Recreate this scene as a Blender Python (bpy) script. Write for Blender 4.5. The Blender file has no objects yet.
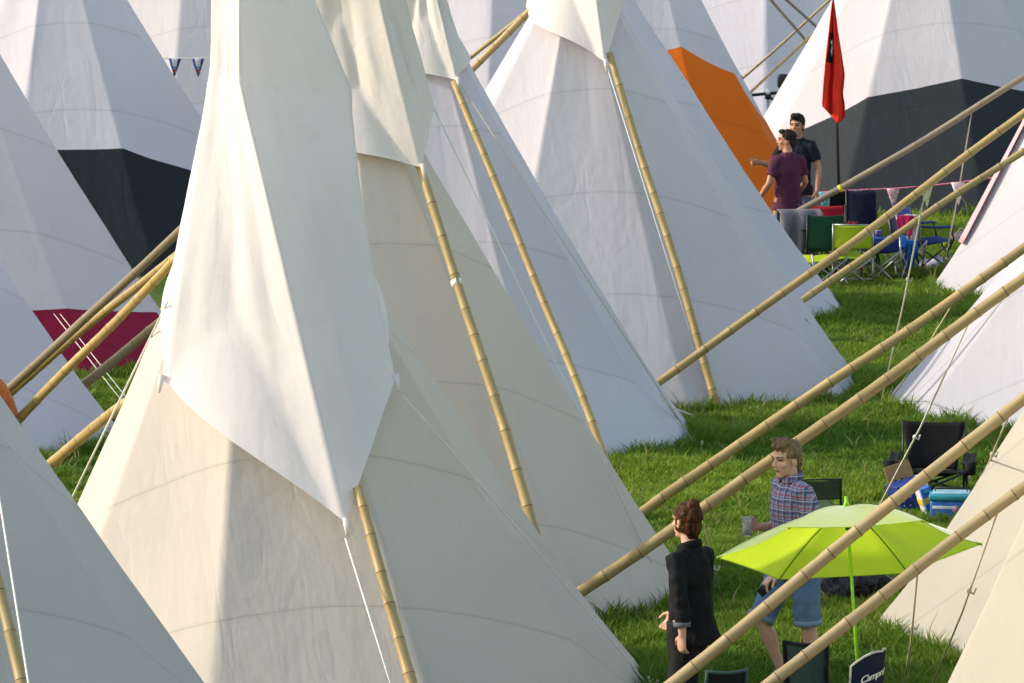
import bpy, bmesh, math, random
import numpy as np
from mathutils import Vector, Matrix

random.seed(7); RNG = np.random.default_rng(11)
SC = bpy.context.scene
COL = SC.collection
R = math.radians
sin, cos, pi = math.sin, math.cos, math.pi

# ------------------------------------------------------------------ camera, sky, sun, exposure
FPX, CAM_H = 6000.0, 7.406
PITCH = math.atan(727 / FPX)
cam_d = bpy.data.cameras.new('camera'); cam = bpy.data.objects.new('camera', cam_d); COL.objects.link(cam)
cam.location = (0, 0, CAM_H); cam.rotation_euler = (pi / 2 - PITCH, 0, 0)
cam_d.sensor_width = 36; cam_d.lens = FPX * 36 / 1024; cam_d.clip_start = 1; cam_d.clip_end = 5000
cam_d.dof.use_dof = True; cam_d.dof.focus_distance = 43.5; cam_d.dof.aperture_fstop = 15.0
SC.camera = cam

SUN_AZ, SUN_EL = R(178), R(27)
W = bpy.data.worlds.new('World'); SC.world = W; W.use_nodes = True
nt = W.node_tree; bg = nt.nodes['Background']
sky = nt.nodes.new('ShaderNodeTexSky'); sky.sky_type = 'NISHITA'; sky.sun_disc = False
SDIR = Vector((cos(SUN_EL) * cos(SUN_AZ), cos(SUN_EL) * sin(SUN_AZ), sin(SUN_EL)))
sky.sun_elevation = SUN_EL; sky.sun_rotation = math.atan2(SDIR.x, SDIR.y)
sky.air_density = 1.9; sky.dust_density = 2.0; sky.ozone_density = 1.6
nt.links.new(sky.outputs[0], bg.inputs[0]); bg.inputs[1].default_value = 0.15
sl = bpy.data.lights.new('sun', 'SUN'); sl.energy = 2.0; sl.angle = R(1.6); sl.color = (1.0, 0.93, 0.83)
so = bpy.data.objects.new('sun', sl); COL.objects.link(so)
so.rotation_euler = (-SDIR).to_track_quat('-Z', 'Y').to_euler()
SC.view_settings.view_transform = 'Standard'; SC.view_settings.look = 'None'
SC.view_settings.exposure = 0.88; SC.view_settings.gamma = 1.0
SC.cycles.use_denoising = True
SC.cycles.max_bounces = 6; SC.cycles.diffuse_bounces = 3; SC.cycles.transmission_bounces = 5; SC.cycles.transparent_max_bounces = 6
SC.cycles.sample_clamp_indirect = 6

# ------------------------------------------------------------------ measuring
CP, SP = cos(PITCH), sin(PITCH)
def ray(px, py):
    u, v = (px - 512) / FPX, (341.5 - py) / FPX
    return Vector((u, CP + v * SP, -SP + v * CP))
def gp(px, py, z=0.0):
    d = ray(px, py); t = (z - CAM_H) / d.z
    return Vector((0, 0, CAM_H)) + d * t
def at(px, py, Y):
    d = ray(px, py); return Vector((0, 0, CAM_H)) + d * (Y / d.y)
def depth(s): return FPX / s
def to_px(P):
    x, y, z = P[..., 0], P[..., 1], P[..., 2] - CAM_H
    zc = y * CP - z * SP; yc = y * SP + z * CP
    return 512 + FPX * x / zc, 341.5 - FPX * yc / zc

# ------------------------------------------------------------------ materials
def nodes(name):
    m = bpy.data.materials.new(name); m.use_nodes = True
    t = m.node_tree; return m, t, t.nodes['Principled BSDF']
def N(t, kind, **kw):
    n = t.nodes.new(kind)
    for k, v in kw.items():
        if isinstance(v, (int, float, tuple)) and k in [i.name for i in n.inputs]: n.inputs[k].default_value = v
        else: setattr(n, k, v)
    return n
def c4(c): return (c[0], c[1], c[2], 1)
def mixc(t, fac, a, b, mode='MIX'):
    n = t.nodes.new('ShaderNodeMix'); n.data_type = 'RGBA'; n.blend_type = mode
    for sock, v in ((n.inputs[0], fac), (n.inputs[6], a), (n.inputs[7], b)):
        if hasattr(v, 'is_linked'): t.links.new(v, sock)
        else: sock.default_value = v if not isinstance(v, tuple) or len(v) == 4 else c4(v)
    return n.outputs[2]
def math_n(t, op, a, b=None):
    n = t.nodes.new('ShaderNodeMath'); n.operation = op
    for i, v in enumerate((a, b)):
        if v is None: continue
        if hasattr(v, 'is_linked'): t.links.new(v, n.inputs[i])
        else: n.inputs[i].default_value = v
    return n.outputs[0]
def ramp(t, v, lo, hi):
    n = t.nodes.new('ShaderNodeMapRange'); n.inputs[1].default_value = lo; n.inputs[2].default_value = hi
    t.links.new(v, n.inputs[0]); return n.outputs[0]
def coord(t, which='Object'):
    return t.nodes.new('ShaderNodeTexCoord').outputs[which]

def plain(name, col, rough=0.6, var=0.25, scale=30, bump=0.15, metal=0.0, spec=0.4, transl=0.0, coords='Object'):
    m, t, p = nodes(name)
    n = N(t, 'ShaderNodeTexNoise', Scale=float(scale), Detail=4.0); t.links.new(coord(t, coords), n.inputs['Vector'])
    f = ramp(t, n.outputs[0], 0.3, 0.7)
    c = mixc(t, f, tuple(max(0, x * (1 - var)) for x in col), tuple(min(1, x * (1 + var)) for x in col))
    t.links.new(c, p.inputs['Base Color'])
    p.inputs['Roughness'].default_value = rough; p.inputs['Metallic'].default_value = metal
    p.inputs['Specular IOR Level'].default_value = spec
    if bump:
        b = N(t, 'ShaderNodeBump', Strength=bump, Distance=0.02); t.links.new(n.outputs[0], b.inputs['Height'])
        t.links.new(b.outputs[0], p.inputs['Normal'])
    if transl:
        tr = t.nodes.new('ShaderNodeBsdfTranslucent'); t.links.new(c, tr.inputs[0])
        mx = N(t, 'ShaderNodeMixShader', Fac=transl); t.links.new(p.outputs[0], mx.inputs[1]); t.links.new(tr.outputs[0], mx.inputs[2])
        t.links.new(mx.outputs[0], t.nodes['Material Output'].inputs[0])
    return m

def canvas_mat(name, col, transl=0.27, seams=True, strip=1.12, wrinkle=0.42):
    """tent cloth: UV is the unrolled sheet in metres, strips sewn together along V"""
    m, t, p = nodes(name)
    uv = coord(t, 'UV'); ob = coord(t, 'Object')
    n1 = N(t, 'ShaderNodeTexNoise', Scale=0.9, Detail=5.0); t.links.new(ob, n1.inputs['Vector'])
    n2 = N(t, 'ShaderNodeTexNoise', Scale=7.0, Detail=6.0); t.links.new(ob, n2.inputs['Vector'])
    weave = N(t, 'ShaderNodeTexNoise', Scale=160.0, Detail=2.0); t.links.new(uv, weave.inputs['Vector'])
    c = mixc(t, ramp(t, n1.outputs[0], .35, .7), tuple(x * .93 for x in col), col)
    dirt = math_n(t, 'MULTIPLY', ramp(t, n2.outputs[0], .60, .80), .22)
    c = mixc(t, dirt, c, tuple(x * y for x, y in zip(col, (.72, .68, .6))))
    # streaks of weather running down the sheet
    mp = N(t, 'ShaderNodeMapping'); mp.inputs['Scale'].default_value = (5.0, .45, 1); t.links.new(uv, mp.inputs[0])
    st = N(t, 'ShaderNodeTexNoise', Scale=1.0, Detail=4.0); t.links.new(mp.outputs[0], st.inputs['Vector'])
    c = mixc(t, math_n(t, 'MULTIPLY', ramp(t, st.outputs[0], .5, .75), .08), c, tuple(x * .8 for x in col))
    bh = math_n(t, 'ADD', math_n(t, 'MULTIPLY', st.outputs[0], .6), math_n(t, 'MULTIPLY', n2.outputs[0], .35))
    mpc = N(t, 'ShaderNodeMapping'); mpc.inputs['Rotation'].default_value = (0, 0, .7); mpc.inputs['Scale'].default_value = (2.2, .7, 1); t.links.new(uv, mpc.inputs[0])
    cr = N(t, 'ShaderNodeTexNoise', Scale=1.4, Detail=3.0, Distortion=.8); t.links.new(mpc.outputs[0], cr.inputs['Vector'])
    crease = math_n(t, 'ABSOLUTE', math_n(t, 'SUBTRACT', cr.outputs[0], .5))
    bh = math_n(t, 'ADD', bh, math_n(t, 'MULTIPLY', math_n(t, 'MINIMUM', crease, .10), 1.1))
    if seams:
        sep = t.nodes.new('ShaderNodeSeparateXYZ'); t.links.new(uv, sep.inputs[0])
        wob = math_n(t, 'ADD', sep.outputs[1], math_n(t, 'MULTIPLY', n1.outputs[0], .05))
        v = math_n(t, 'DIVIDE', wob, strip)
        fr = math_n(t, 'FRACT', v)
        dist = math_n(t, 'ABSOLUTE', math_n(t, 'SUBTRACT', fr, .5))
        line = math_n(t, 'LESS_THAN', dist, .0065 / strip)
        hem = math_n(t, 'LESS_THAN', dist, .022 / strip)
        c = mixc(t, math_n(t, 'MULTIPLY', hem, .07), c, tuple(x * .6 for x in col))
        c = mixc(t, math_n(t, 'MULTIPLY', line, .27), c, tuple(x * .42 for x in col))
        wn = t.nodes.new('ShaderNodeTexWhiteNoise'); wn.noise_dimensions = '1D'
        t.links.new(math_n(t, 'FLOOR', math_n(t, 'ADD', v, .5)), wn.inputs['W'])
        c = mixc(t, math_n(t, 'MULTIPLY', wn.outputs[0], .06), c, tuple(x * y for x, y in zip(col, (.55, .5, .45))))
        bh = math_n(t, 'ADD', bh, math_n(t, 'MULTIPLY', hem, .12))
    bh = math_n(t, 'ADD', bh, math_n(t, 'MULTIPLY', weave.outputs[0], .06))
    t.links.new(c, p.inputs['Base Color']); p.inputs['Roughness'].default_value = .85; p.inputs['Specular IOR Level'].default_value = .15
    b = N(t, 'ShaderNodeBump', Strength=wrinkle, Distance=0.035); t.links.new(bh, b.inputs['Height']); t.links.new(b.outputs[0], p.inputs['Normal'])
    tr = t.nodes.new('ShaderNodeBsdfTranslucent'); t.links.new(c, tr.inputs[0])
    mx = N(t, 'ShaderNodeMixShader', Fac=transl); t.links.new(p.outputs[0], mx.inputs[1]); t.links.new(tr.outputs[0], mx.inputs[2])
    t.links.new(mx.outputs[0], t.nodes['Material Output'].inputs[0])
    return m

def bamboo_mat(name, col, dark):
    m, t, p = nodes(name)
    uv = coord(t, 'UV')
    mp = N(t, 'ShaderNodeMapping'); mp.inputs['Scale'].default_value = (14, 1.6, 1); t.links.new(uv, mp.inputs[0])
    n = N(t, 'ShaderNodeTexNoise', Scale=1.0, Detail=6.0); t.links.new(mp.outputs[0], n.inputs['Vector'])
    mp2 = N(t, 'ShaderNodeMapping'); mp2.inputs['Scale'].default_value = (.8, .35, 1); t.links.new(uv, mp2.inputs[0])
    n2 = N(t, 'ShaderNodeTexNoise', Scale=1.0, Detail=3.0); t.links.new(mp2.outputs[0], n2.inputs['Vector'])
    n3 = N(t, 'ShaderNodeTexNoise', Scale=38.0, Detail=4.0); t.links.new(coord(t), n3.inputs['Vector'])
    oi = t.nodes.new('ShaderNodeObjectInfo')
    col_ = mixc(t, oi.outputs['Random'], tuple(x * y for x, y in zip(col, (.72, .76, .86))), tuple(min(1, x * y) for x, y in zip(col, (1.12, 1.10, 1.0))))
    c = mixc(t, ramp(t, n.outputs[0], .3, .72), col_, tuple(x * .66 for x in col))
    c = mixc(t, math_n(t, 'MULTIPLY', ramp(t, n2.outputs[0], .42, .7), .55), c, dark)
    c = mixc(t, math_n(t, 'MULTIPLY', ramp(t, n3.outputs[0], .62, .75), .5), c, tuple(x * .35 for x in col))
    t.links.new(c, p.inputs['Base Color']); p.inputs['Roughness'].default_value = .45; p.inputs['Specular IOR Level'].default_value = .35
    b = N(t, 'ShaderNodeBump', Strength=.25, Distance=.004); t.links.new(n.outputs[0], b.inputs['Height']); t.links.new(b.outputs[0], p.inputs['Normal'])
    return m

M = {}
M['cream'] = canvas_mat('cream_canvas', (.71, .64, .575))
M['white'] = canvas_mat('white_canvas', (.69, .65, .69))
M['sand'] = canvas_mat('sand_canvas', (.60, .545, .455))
M['cool'] = canvas_mat('pale_canvas', (.71, .67, .74))
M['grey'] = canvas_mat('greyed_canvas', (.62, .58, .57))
M['cap'] = canvas_mat('cap_cloth', (.86, .81, .81), transl=.34, seams=False, wrinkle=.5)
M['capcream'] = canvas_mat('cream_cap_cloth', (.79, .72, .68), transl=.18, seams=False, wrinkle=.4)
M['band_black'] = canvas_mat('black_canvas', (.030, .034, .040), transl=0.0)
M['band_navy'] = canvas_mat('dark_canvas', (.019, .024, .028), transl=0.0)
M['band_orange'] = canvas_mat('orange_canvas', (.80, .165, .012), transl=.1)
M['band_red'] = canvas_mat('crimson_canvas', (.26, .012, .045), transl=.05)
M['pink'] = canvas_mat('pink_canvas', (.66, .42, .46), transl=.1, seams=False)
M['bamboo'] = bamboo_mat('bamboo', (.47, .335, .145), (.28, .19, .075))
M['bamboo_pale'] = bamboo_mat('pale_bamboo', (.47, .35, .19), (.27, .185, .09))
M['grey_wood'] = bamboo_mat('weathered_wood', (.27, .22, .16), (.16, .12, .08))
M['node'] = plain('bamboo_node', (.17, .105, .04), .6, .5, 40)
M['rope'] = plain('white_rope', (.72, .70, .64), .8, .1, 300, .3)
M['rope_old'] = plain('buff_rope', (.52, .46, .32), .8, .2, 300, .3)
M['strap'] = plain('orange_strap', (.45, .13, .02), .7, .25, 20, .2)

# ------------------------------------------------------------------ mesh helpers
def tag(o, label=None, cat=None, group=None, kind=None):
    if label: o['label'] = label
    if cat: o['category'] = cat
    if group: o['group'] = group
    if kind: o['kind'] = kind
    return o
def empty(name, loc, label, cat, group=None, rz=0.0):
    o = bpy.data.objects.new(name, None); COL.objects.link(o); o.location = loc; o.rotation_euler = (0, 0, rz)
    o.empty_display_size = .2
    return tag(o, label, cat, group)
class MB:
    def __init__(s): s.v, s.f, s.mi, s.uv, s.sm = [], [], [], [], []
    def add(s, v, f, mi=0, uv=None, sm=True):
        n = len(s.v); s.v += [tuple(x) for x in v]
        for k, q in enumerate(f):
            s.f.append(tuple(i + n for i in q)); s.mi.append(mi); s.sm.append(sm)
            s.uv.append(uv[k] if uv else None)
        return s
    def build(s, name, mats, parent=None, loc=None):
        me = bpy.data.meshes.new(name); me.from_pydata(s.v, [], s.f)
        for m in (mats if isinstance(mats, (list, tuple)) else [mats]): me.materials.append(m)
        me.polygons.foreach_set('material_index', s.mi); me.polygons.foreach_set('use_smooth', s.sm)
        if any(u is not None for u in s.uv):
            l = me.uv_layers.new(name='UVMap'); k = 0; flat = []
            for q, u in zip(s.f, s.uv):
                flat += [c for p in (u if u is not None else [(0, 0)] * len(q)) for c in p]
            l.data.foreach_set('uv', flat)
        me.update()
        o = bpy.data.objects.new(name, me); COL.objects.link(o)
        if parent is not None: o.parent = parent
        if loc is not None: o.location = loc
        return o
def frame_along(path):
    P = [Vector(p) for p in path]; T = []
    for i in range(len(P)):
        a = P[max(i - 1, 0)]; b = P[min(i + 1, len(P) - 1)]; T.append((b - a).normalized())
    return P, T
def tube(path, rad, n=8, side=None, caps=True, round_end=False):
    P, T = frame_along(path)
    if not isinstance(rad, (list, tuple)) or (isinstance(rad, tuple) and len(rad) == 2 and len(P) != 2): rad = [rad] * len(P)
    rad = [r if isinstance(r, tuple) else (r, r) for r in rad]
    if round_end:
        p0, p1 = P[0], P[-1]; r0, r1 = max(rad[0]), max(rad[-1])
        sc = lambda r, k: (r[0] * k, r[1] * k)
        P = [p0 - T[0] * r0 * .85, p0 - T[0] * r0 * .55] + P + [p1 + T[-1] * r1 * .55, p1 + T[-1] * r1 * .85]
        T = [T[0]] * 2 + T + [T[-1]] * 2
        rad = [sc(rad[0], .4), sc(rad[0], .8)] + rad + [sc(rad[-1], .8), sc(rad[-1], .4)]
    sd = Vector(side) if side is not None else (Vector((0, 0, 1)) if abs(T[0].z) < .9 else Vector((1, 0, 0)))
    V, F = [], []
    for p, t, (a, b) in zip(P, T, rad):
        u = sd - t * sd.dot(t)
        if u.length < 1e-4: u = Vector((0, 1, 0)) - t * t.y
        u.normalize(); w = t.cross(u)
        if side is None: sd = u
        for k in range(n):
            an = 2 * pi * k / n; V.append(p + u * (a * cos(an)) + w * (b * sin(an)))
    for i in range(len(P) - 1):
        for k in range(n):
            F.append((i * n + k, i * n + (k + 1) % n, (i + 1) * n + (k + 1) % n, (i + 1) * n + k))
    if caps:
        F.append(tuple(range(n))[::-1]); F.append(tuple(range((len(P) - 1) * n, len(P) * n)))
    return V, F
def ellipsoid(c, r, n=16, m=10, rot=None):
    V, F = [], []; c = Vector(c)
    for i in range(m + 1):
        th = pi * i / m
        for k in range(n):
            ph = 2 * pi * k / n
            p = Vector((r[0] * sin(th) * cos(ph), r[1] * sin(th) * sin(ph), r[2] * cos(th)))
            V.append(c + (rot @ p if rot else p))
    for i in range(m):
        for k in range(n):
            a, b, cc, d = i * n + k, i * n + (k + 1) % n, (i + 1) * n + (k + 1) % n, (i + 1) * n + k
            F.append((a, d, cc, b))
    return V, F
def box(c, s, bev=0.0, rot=None):
    bm = bmesh.new(); bmesh.ops.create_cube(bm, size=1.0)
    bmesh.ops.scale(bm, vec=s, verts=bm.verts)
    if bev: bmesh.ops.bevel(bm, geom=bm.edges[:], offset=bev, segments=2, affect='EDGES', profile=.6)
    bm.normal_update(); bm.verts.index_update()
    V = [Vector(c) + (rot @ v.co if rot else v.co) for v in bm.verts]; F = [tuple(v.index for v in f.verts) for f in bm.faces]
    bm.free(); return V, F
def sheet(fn, nu, nv, thick=0.0):
    """a cloth sheet from fn(u,v)->point, with real thickness when thick > 0"""
    V = [Vector(fn(i / nu, j / nv)) for j in range(nv + 1) for i in range(nu + 1)]
    F = [(j * (nu + 1) + i, j * (nu + 1) + i + 1, (j + 1) * (nu + 1) + i + 1, (j + 1) * (nu + 1) + i) for j in range(nv) for i in range(nu)]
    if thick:
        bm = bmesh.new(); vs = [bm.verts.new(v) for v in V]
        for q in F: bm.faces.new([vs[k] for k in q])
        bm.normal_update(); bmesh.ops.solidify(bm, geom=bm.faces[:], thickness=thick)
        bm.verts.index_update()
        V = [v.co.copy() for v in bm.verts]; F = [tuple(v.index for v in f.verts) for f in bm.faces]; bm.free()
    return V, F
def fbm(x, y, z, seed=0.0):
    from mathutils import noise
    return noise.fractal(Vector((x + seed, y - seed, z + 2 * seed)), 1.0, 2.0, 3)

# ------------------------------------------------------------------ ground
TENTS = []          # footprints (x, y, rx, ry)
def ground():
    m, t, p = nodes('meadow')
    ob = coord(t)
    a = N(t, 'ShaderNodeTexNoise', Scale=.7, Detail=6.0); t.links.new(ob, a.inputs['Vector'])
    b = N(t, 'ShaderNodeTexNoise', Scale=25.0, Detail=6.0); t.links.new(ob, b.inputs['Vector'])
    c = mixc(t, ramp(t, a.outputs[0], .3, .7), (.055, .10, .014), (.11, .155, .026))
    c = mixc(t, math_n(t, 'MULTIPLY', ramp(t, b.outputs[0], .45, .7), .6), c, (.022, .032, .008))
    t.links.new(c, p.inputs['Base Color']); p.inputs['Roughness'].default_value = .95; p.inputs['Specular IOR Level'].default_value = .1
    bp = N(t, 'ShaderNodeBump', Strength=.8, Distance=.05); t.links.new(b.outputs[0], bp.inputs['Height']); t.links.new(bp.outputs[0], p.inputs['Normal'])
    V, F = [], []
    xs = np.linspace(-14, 14, 57); ys = np.linspace(30, 122, 93)
    for y in ys:
        for x in xs: V.append((x, y, -.01 + .012 * fbm(x * .5, y * .5, 0)))
    n = len(xs)
    for j in range(len(ys) - 1):
        for i in range(n - 1): F.append((j * n + i, j * n + i + 1, (j + 1) * n + i + 1, (j + 1) * n + i))
    k = len(V)
    big = [(-14, 30), (14, 30), (14, 122), (-14, 122)]; far = [(-2500, -2500), (2500, -2500), (2500, 4000), (-2500, 4000)]
    V += [(x, y, -.012) for x, y in big] + [(x, y, -.012) for x, y in far]
    for i in range(4): F.append((k + i, k + 4 + i, k + 4 + (i + 1) % 4, k + (i + 1) % 4))
    o = MB().add(V, F).build('ground', m); tag(o, kind='structure')
ground()

# ------------------------------------------------------------------ tents
def tipi(label, cx, by, Rm, ax, ay, mat='white', ry=None, npole=9, ph0=0.0, band=None, bandmat=None, cap=None, capmat='cap',
         group='tipi tents pitched across the meadow', seedv=None, capprof=None, sag=.022, backphi=-80, uvoff=0.0, xoff=0, ridge=None):
    sd = seedv if seedv is not None else len(TENTS) * 3.7
    c = gp(cx, by); ry = ry or Rm * .95
    TENTS.append((c.x, c.y, Rm, ry))
    ap = at(ax, ay, c.y + .15 * (1 if xoff == 0 else xoff))
    root = empty('tipi_tent', c, label, 'tipi tent', group)
    A = ap - c; h = A.z; r_top = .11
    bp_ = []
    for k in range(npole):
        an = ph0 + 2 * pi * k / npole
        bp_.append((an, Vector((Rm * cos(an), ry * sin(an), .02))))
    SUB = 8; cols = []; TT = (0, .035, .15, .32, .5, .68, .85, .965)
    slant = math.hypot(Rm, h)
    for k in range(npole):
        a0, p0 = bp_[k]; a1, p1 = bp_[(k + 1) % npole]
        if k == npole - 1: a1 += 2 * pi
        for j in range(SUB):
            t = TT[j]
            cols.append((a0 + (a1 - a0) * t, p0.lerp(p1, t), 4 * t * (1 - t), k + t))
    ncol = len(cols)
    def surf(i, v, out=0.0):
        an, b, sg, kk = cols[i % ncol]
        top = A + Vector((r_top * cos(an), r_top * sin(an), 0))
        p = b.lerp(top, v)
        nrm = Vector((cos(an), sin(an), .5)).normalized()
        w = math.sin(pi * min(1, v * 1.02)) ** .8
        p = p - nrm * (sag * sg * w * (.75 + .5 * fbm(kk * 1.3, sd, 0)) + .03 * w)
        # flare and slack at the hem
        f = max(0, .22 - v) / .22
        p += Vector((cos(an), sin(an), 0)) * (.07 * f * f)
        wr = fbm(an * 4 + sd, v * 2.5, sd) * .012 + fbm(an * 14, v * 4 + sd, sd) * .005
        p += nrm * (wr * min(1, (1 - v) * 4) + out)
        if v == 0: p.z = -.015 + .02 * sg * (.5 + fbm(kk * 2, sd, 1))
        return p
    def uvof(i, v):
        an = cols[i % ncol][0] + (2 * pi if i >= ncol else 0)
        d = (an - R(backphi) + pi) % (2 * pi) - pi
        if i >= ncol: d = (cols[0][0] + 2 * pi - 1e-6 - R(backphi) + pi) % (2 * pi) - pi
        th = d * Rm / slant; s = slant * (1 - v)
        return (s * sin(th), s * cos(th) + uvoff)
    # where the coloured lower band ends, one value per pole, straight between them
    vb = [0.0] * ncol
    if band:
        hp, phc, y_drop = band                 # height at its peak, angle of the peak, how fast it falls away
        vp = []
        for k in range(npole):
            d = (bp_[k][0] - R(phc) + pi) % (2 * pi) - pi
            vp.append(max(.02, (hp - y_drop * (1 - cos(min(abs(d), 2.2)))) / h))
        for i in range(ncol):
            k = i // SUB; t = TT[i % SUB]
            vb[i] = vp[k] * (1 - t) + vp[(k + 1) % npole] * t
    def grid(lo, hi, rows, name, mt):
        mb = MB(); V = []
        for r in range(rows + 1):
            for i in range(ncol):
                v = lo[i] + (hi[i] - lo[i]) * r / rows; V.append(surf(i, v))
        F, U = [], []
        for r in range(rows):
            for i in range(ncol):
                i2 = (i + 1) % ncol
                F.append((r * ncol + i, r * ncol + i2, (r + 1) * ncol + i2, (r + 1) * ncol + i))
                vv = lambda ii, rr: lo[ii % ncol] + (hi[ii % ncol] - lo[ii % ncol]) * rr / rows
                us = [uvof(i, vv(i, r)), uvof(i + 1, vv(i + 1, r)), uvof(i + 1, vv(i + 1, r + 1)), uvof(i, vv(i, r + 1))]
                if max(u[0] for u in us) - min(u[0] for u in us) > 2:
                    us[1] = (us[0][0] + .15, us[0][1]); us[2] = (us[3][0] + .15, us[3][1])
                U.append(us)
        mb.add(V, F, 0, U); o = mb.build(name, mt, root); return o
    if band:
        grid(vb, [1.0] * ncol, 26, 'canvas', M[mat]); grid([0.0] * ncol, vb, 8, 'coloured_band', M[bandmat])
    else:
        grid([0.0] * ncol, [1.0] * ncol, 30, 'canvas', M[mat])
    # pole tips fanning out above the lashing
    for k in range(0, npole, 2):
        an = bp_[k][0]; d = (A - bp_[k][1]).normalized()
        p0 = A - d * .35 + Vector((.05 * cos(an + 2), .05 * sin(an + 2), 0)); p1 = A + d * .22
        MB().add(*tube([p0, p1], [.045, .04], 8)).build('pole', M['bamboo'], root)
    info = dict(root=root, c=c, A=A, h=h, R=Rm, ry=ry)
    if cap: build_cap(info, cap, M[capmat], capprof, sd, ridge)
    return info
def cone_r(info, z):
    """radius of the canvas at height z above ground and centre of the axis there"""
    t = z / info['h']; return (.11 + (info['R'] - .11) * (1 - t)), info['A'] * t
def build_cap(info, corners, mt, prof, sd, lean=None):
    lean = lean or 0.0
    """storm cap: a square cloth hung over the pole tips, its four corners tied down on the canvas. corners: (phi deg, z from apex)"""
    h = info['h']; A = info['A']
    prof = prof or (1.5, .22)
    ztop, rtop = prof
    cs = []
    for q in corners:       # (px, py) or (phi, z) of the hem corner, then tip angle, tip radius, tip height, extra
        hx, hy, ta, tr, tz = q[:5]; ex = q[5] if len(q) > 5 else 0.0
        if hy > 10:
            c = info['c']
            for k in range(900):
                p = at(hx, hy, c.y - info['R'] * 1.1 + k * .006) - c; t = p.z / h
                ctr = A * t; r = info['R'] * (1 - t) + .11 * t + .06
                if math.hypot(p.x - ctr.x, p.y - ctr.y) < r: break
            ha, hz = math.atan2(p.y - ctr.y, p.x - ctr.x), p.z - h
        else: ha, hz = R(hx), hy
        tt = (hz + h) / h; hr = info['R'] * (1 - tt) + .11 * tt + .07 + ex
        ax = A * tt
        H = Vector((ax.x + hr * cos(ha), ax.y + hr * sin(ha), h + hz))
        T = Vector((A.x + tr * cos(R(ta)), A.y + tr * sin(R(ta)), h + tz))
        P = Vector((A.x + lean + rtop * cos(R(ta)), A.y + rtop * sin(R(ta)), h + ztop))
        cs.append((P, T, H, q[6] if len(q) > 6 else 0.0))
    nc = len(cs); NU, NV, NT = 26, 46, 14; V, F, U = [], [], []; tot = nc * NU
    def edge(k, g):         # g 0..1 top to tip, 1..2 tip to hem
        P, T, H, sg = cs[k]
        if g <= 1: return P.lerp(T, g)
        p = T.lerp(H, g - 1); ax = A * (p.z / h); d = Vector((p.x - ax.x, p.y - ax.y, 0))
        return p - d.normalized() * sg * sin(pi * (g - 1)) if d.length > 1e-4 else p
    for j in range(NV + 1):
        g = j / NT if j <= NT else 1 + (j - NT) / (NV - NT)
        for i in range(tot):
            k = i // NU; t = (i % NU) / NU
            p = edge(k, g).lerp(edge((k + 1) % nc, g), t)
            ax = A * (p.z / h) if p.z < h else Vector((A.x + lean * (p.z - h) / ztop, A.y, p.z))
            d = Vector((p.x - ax.x, p.y - ax.y)); rad = d.length; an = math.atan2(d.y, d.x)
            q = max(0, g - 1); mid = 4 * t * (1 - t)
            # folds running from each pole tip, shallower towards the taut hem
            fold = (1 - abs(2 * ((t * 3.0 + .35 * q + sd) % 1) - 1)) ** 1.6 * .028 * mid * (1 - q) ** .7 * min(1, g ** 4)
            fold += (1 - abs(2 * ((t * 2.2 - .6 * q + sd * .7) % 1) - 1)) ** 1.3 * .035 * mid * (1 - .6 * q) * min(1, g ** 3)
            rad += -fold + .012 * fbm(an * 2.2, q * 2 + sd, sd) * mid + .006 * fbm(an * 9, g * 3, sd) - .03 * mid * (1 - q)
            if p.z < h:
                tt = p.z / h; rad = max(rad, info['R'] * (1 - tt) + .11 * tt + .03)
            V.append((ax.x + rad * cos(an), ax.y + rad * sin(an), p.z))
    for j in range(NV):
        for i in range(tot):
            i2 = (i + 1) % tot
            F.append((j * tot + i, (j + 1) * tot + i, (j + 1) * tot + i2, j * tot + i2))
            u0 = i / tot * 4; u1 = (i + 1) / tot * 4
            U.append(((u0, j / NV * 4), (u0, (j + 1) / NV * 4), (u1, (j + 1) / NV * 4), (u1, j / NV * 4)))
    F.append(tuple(range(tot))); U.append([(0, 0)] * tot)
    o = MB().add(V, F, 0, U).build('storm_cap', mt, info['root'])
    info['cap_corners'] = [Vector(V[NV * tot + k * NU]) for k in range(nc)]
    # a tied tab at each corner
    for kq, q in enumerate(info['cap_corners']):
        if corners[kq][1] <= 10: continue
        d = Vector((q.x - A.x, q.y - A.y, 0)).normalized()
        MB().add(*tube([q + Vector((0, 0, .03)), q + d * .02 - Vector((0, 0, .04)), q + d * .03 - Vector((0, 0, .09))], [.022, .016, .009], 8)).build('tie_tab', mt, o)

def rope(pts, parent=None, r=.0085, mat='rope', name='guy_rope', sagz=0.0, label=None, group=None):
    P = [Vector(p) for p in pts]
    if len(P) == 2 and sagz:
        P = [P[0].lerp(P[1], k / 8) - Vector((0, 0, sagz * 4 * (k / 8) * (1 - k / 8))) for k in range(9)]
    if parent is not None: P = [p - parent.location for p in P]
    o = MB().add(*tube(P, r * .72, 6)).build(name, M[mat], parent)
    return o

WHITE = 'white'
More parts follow.
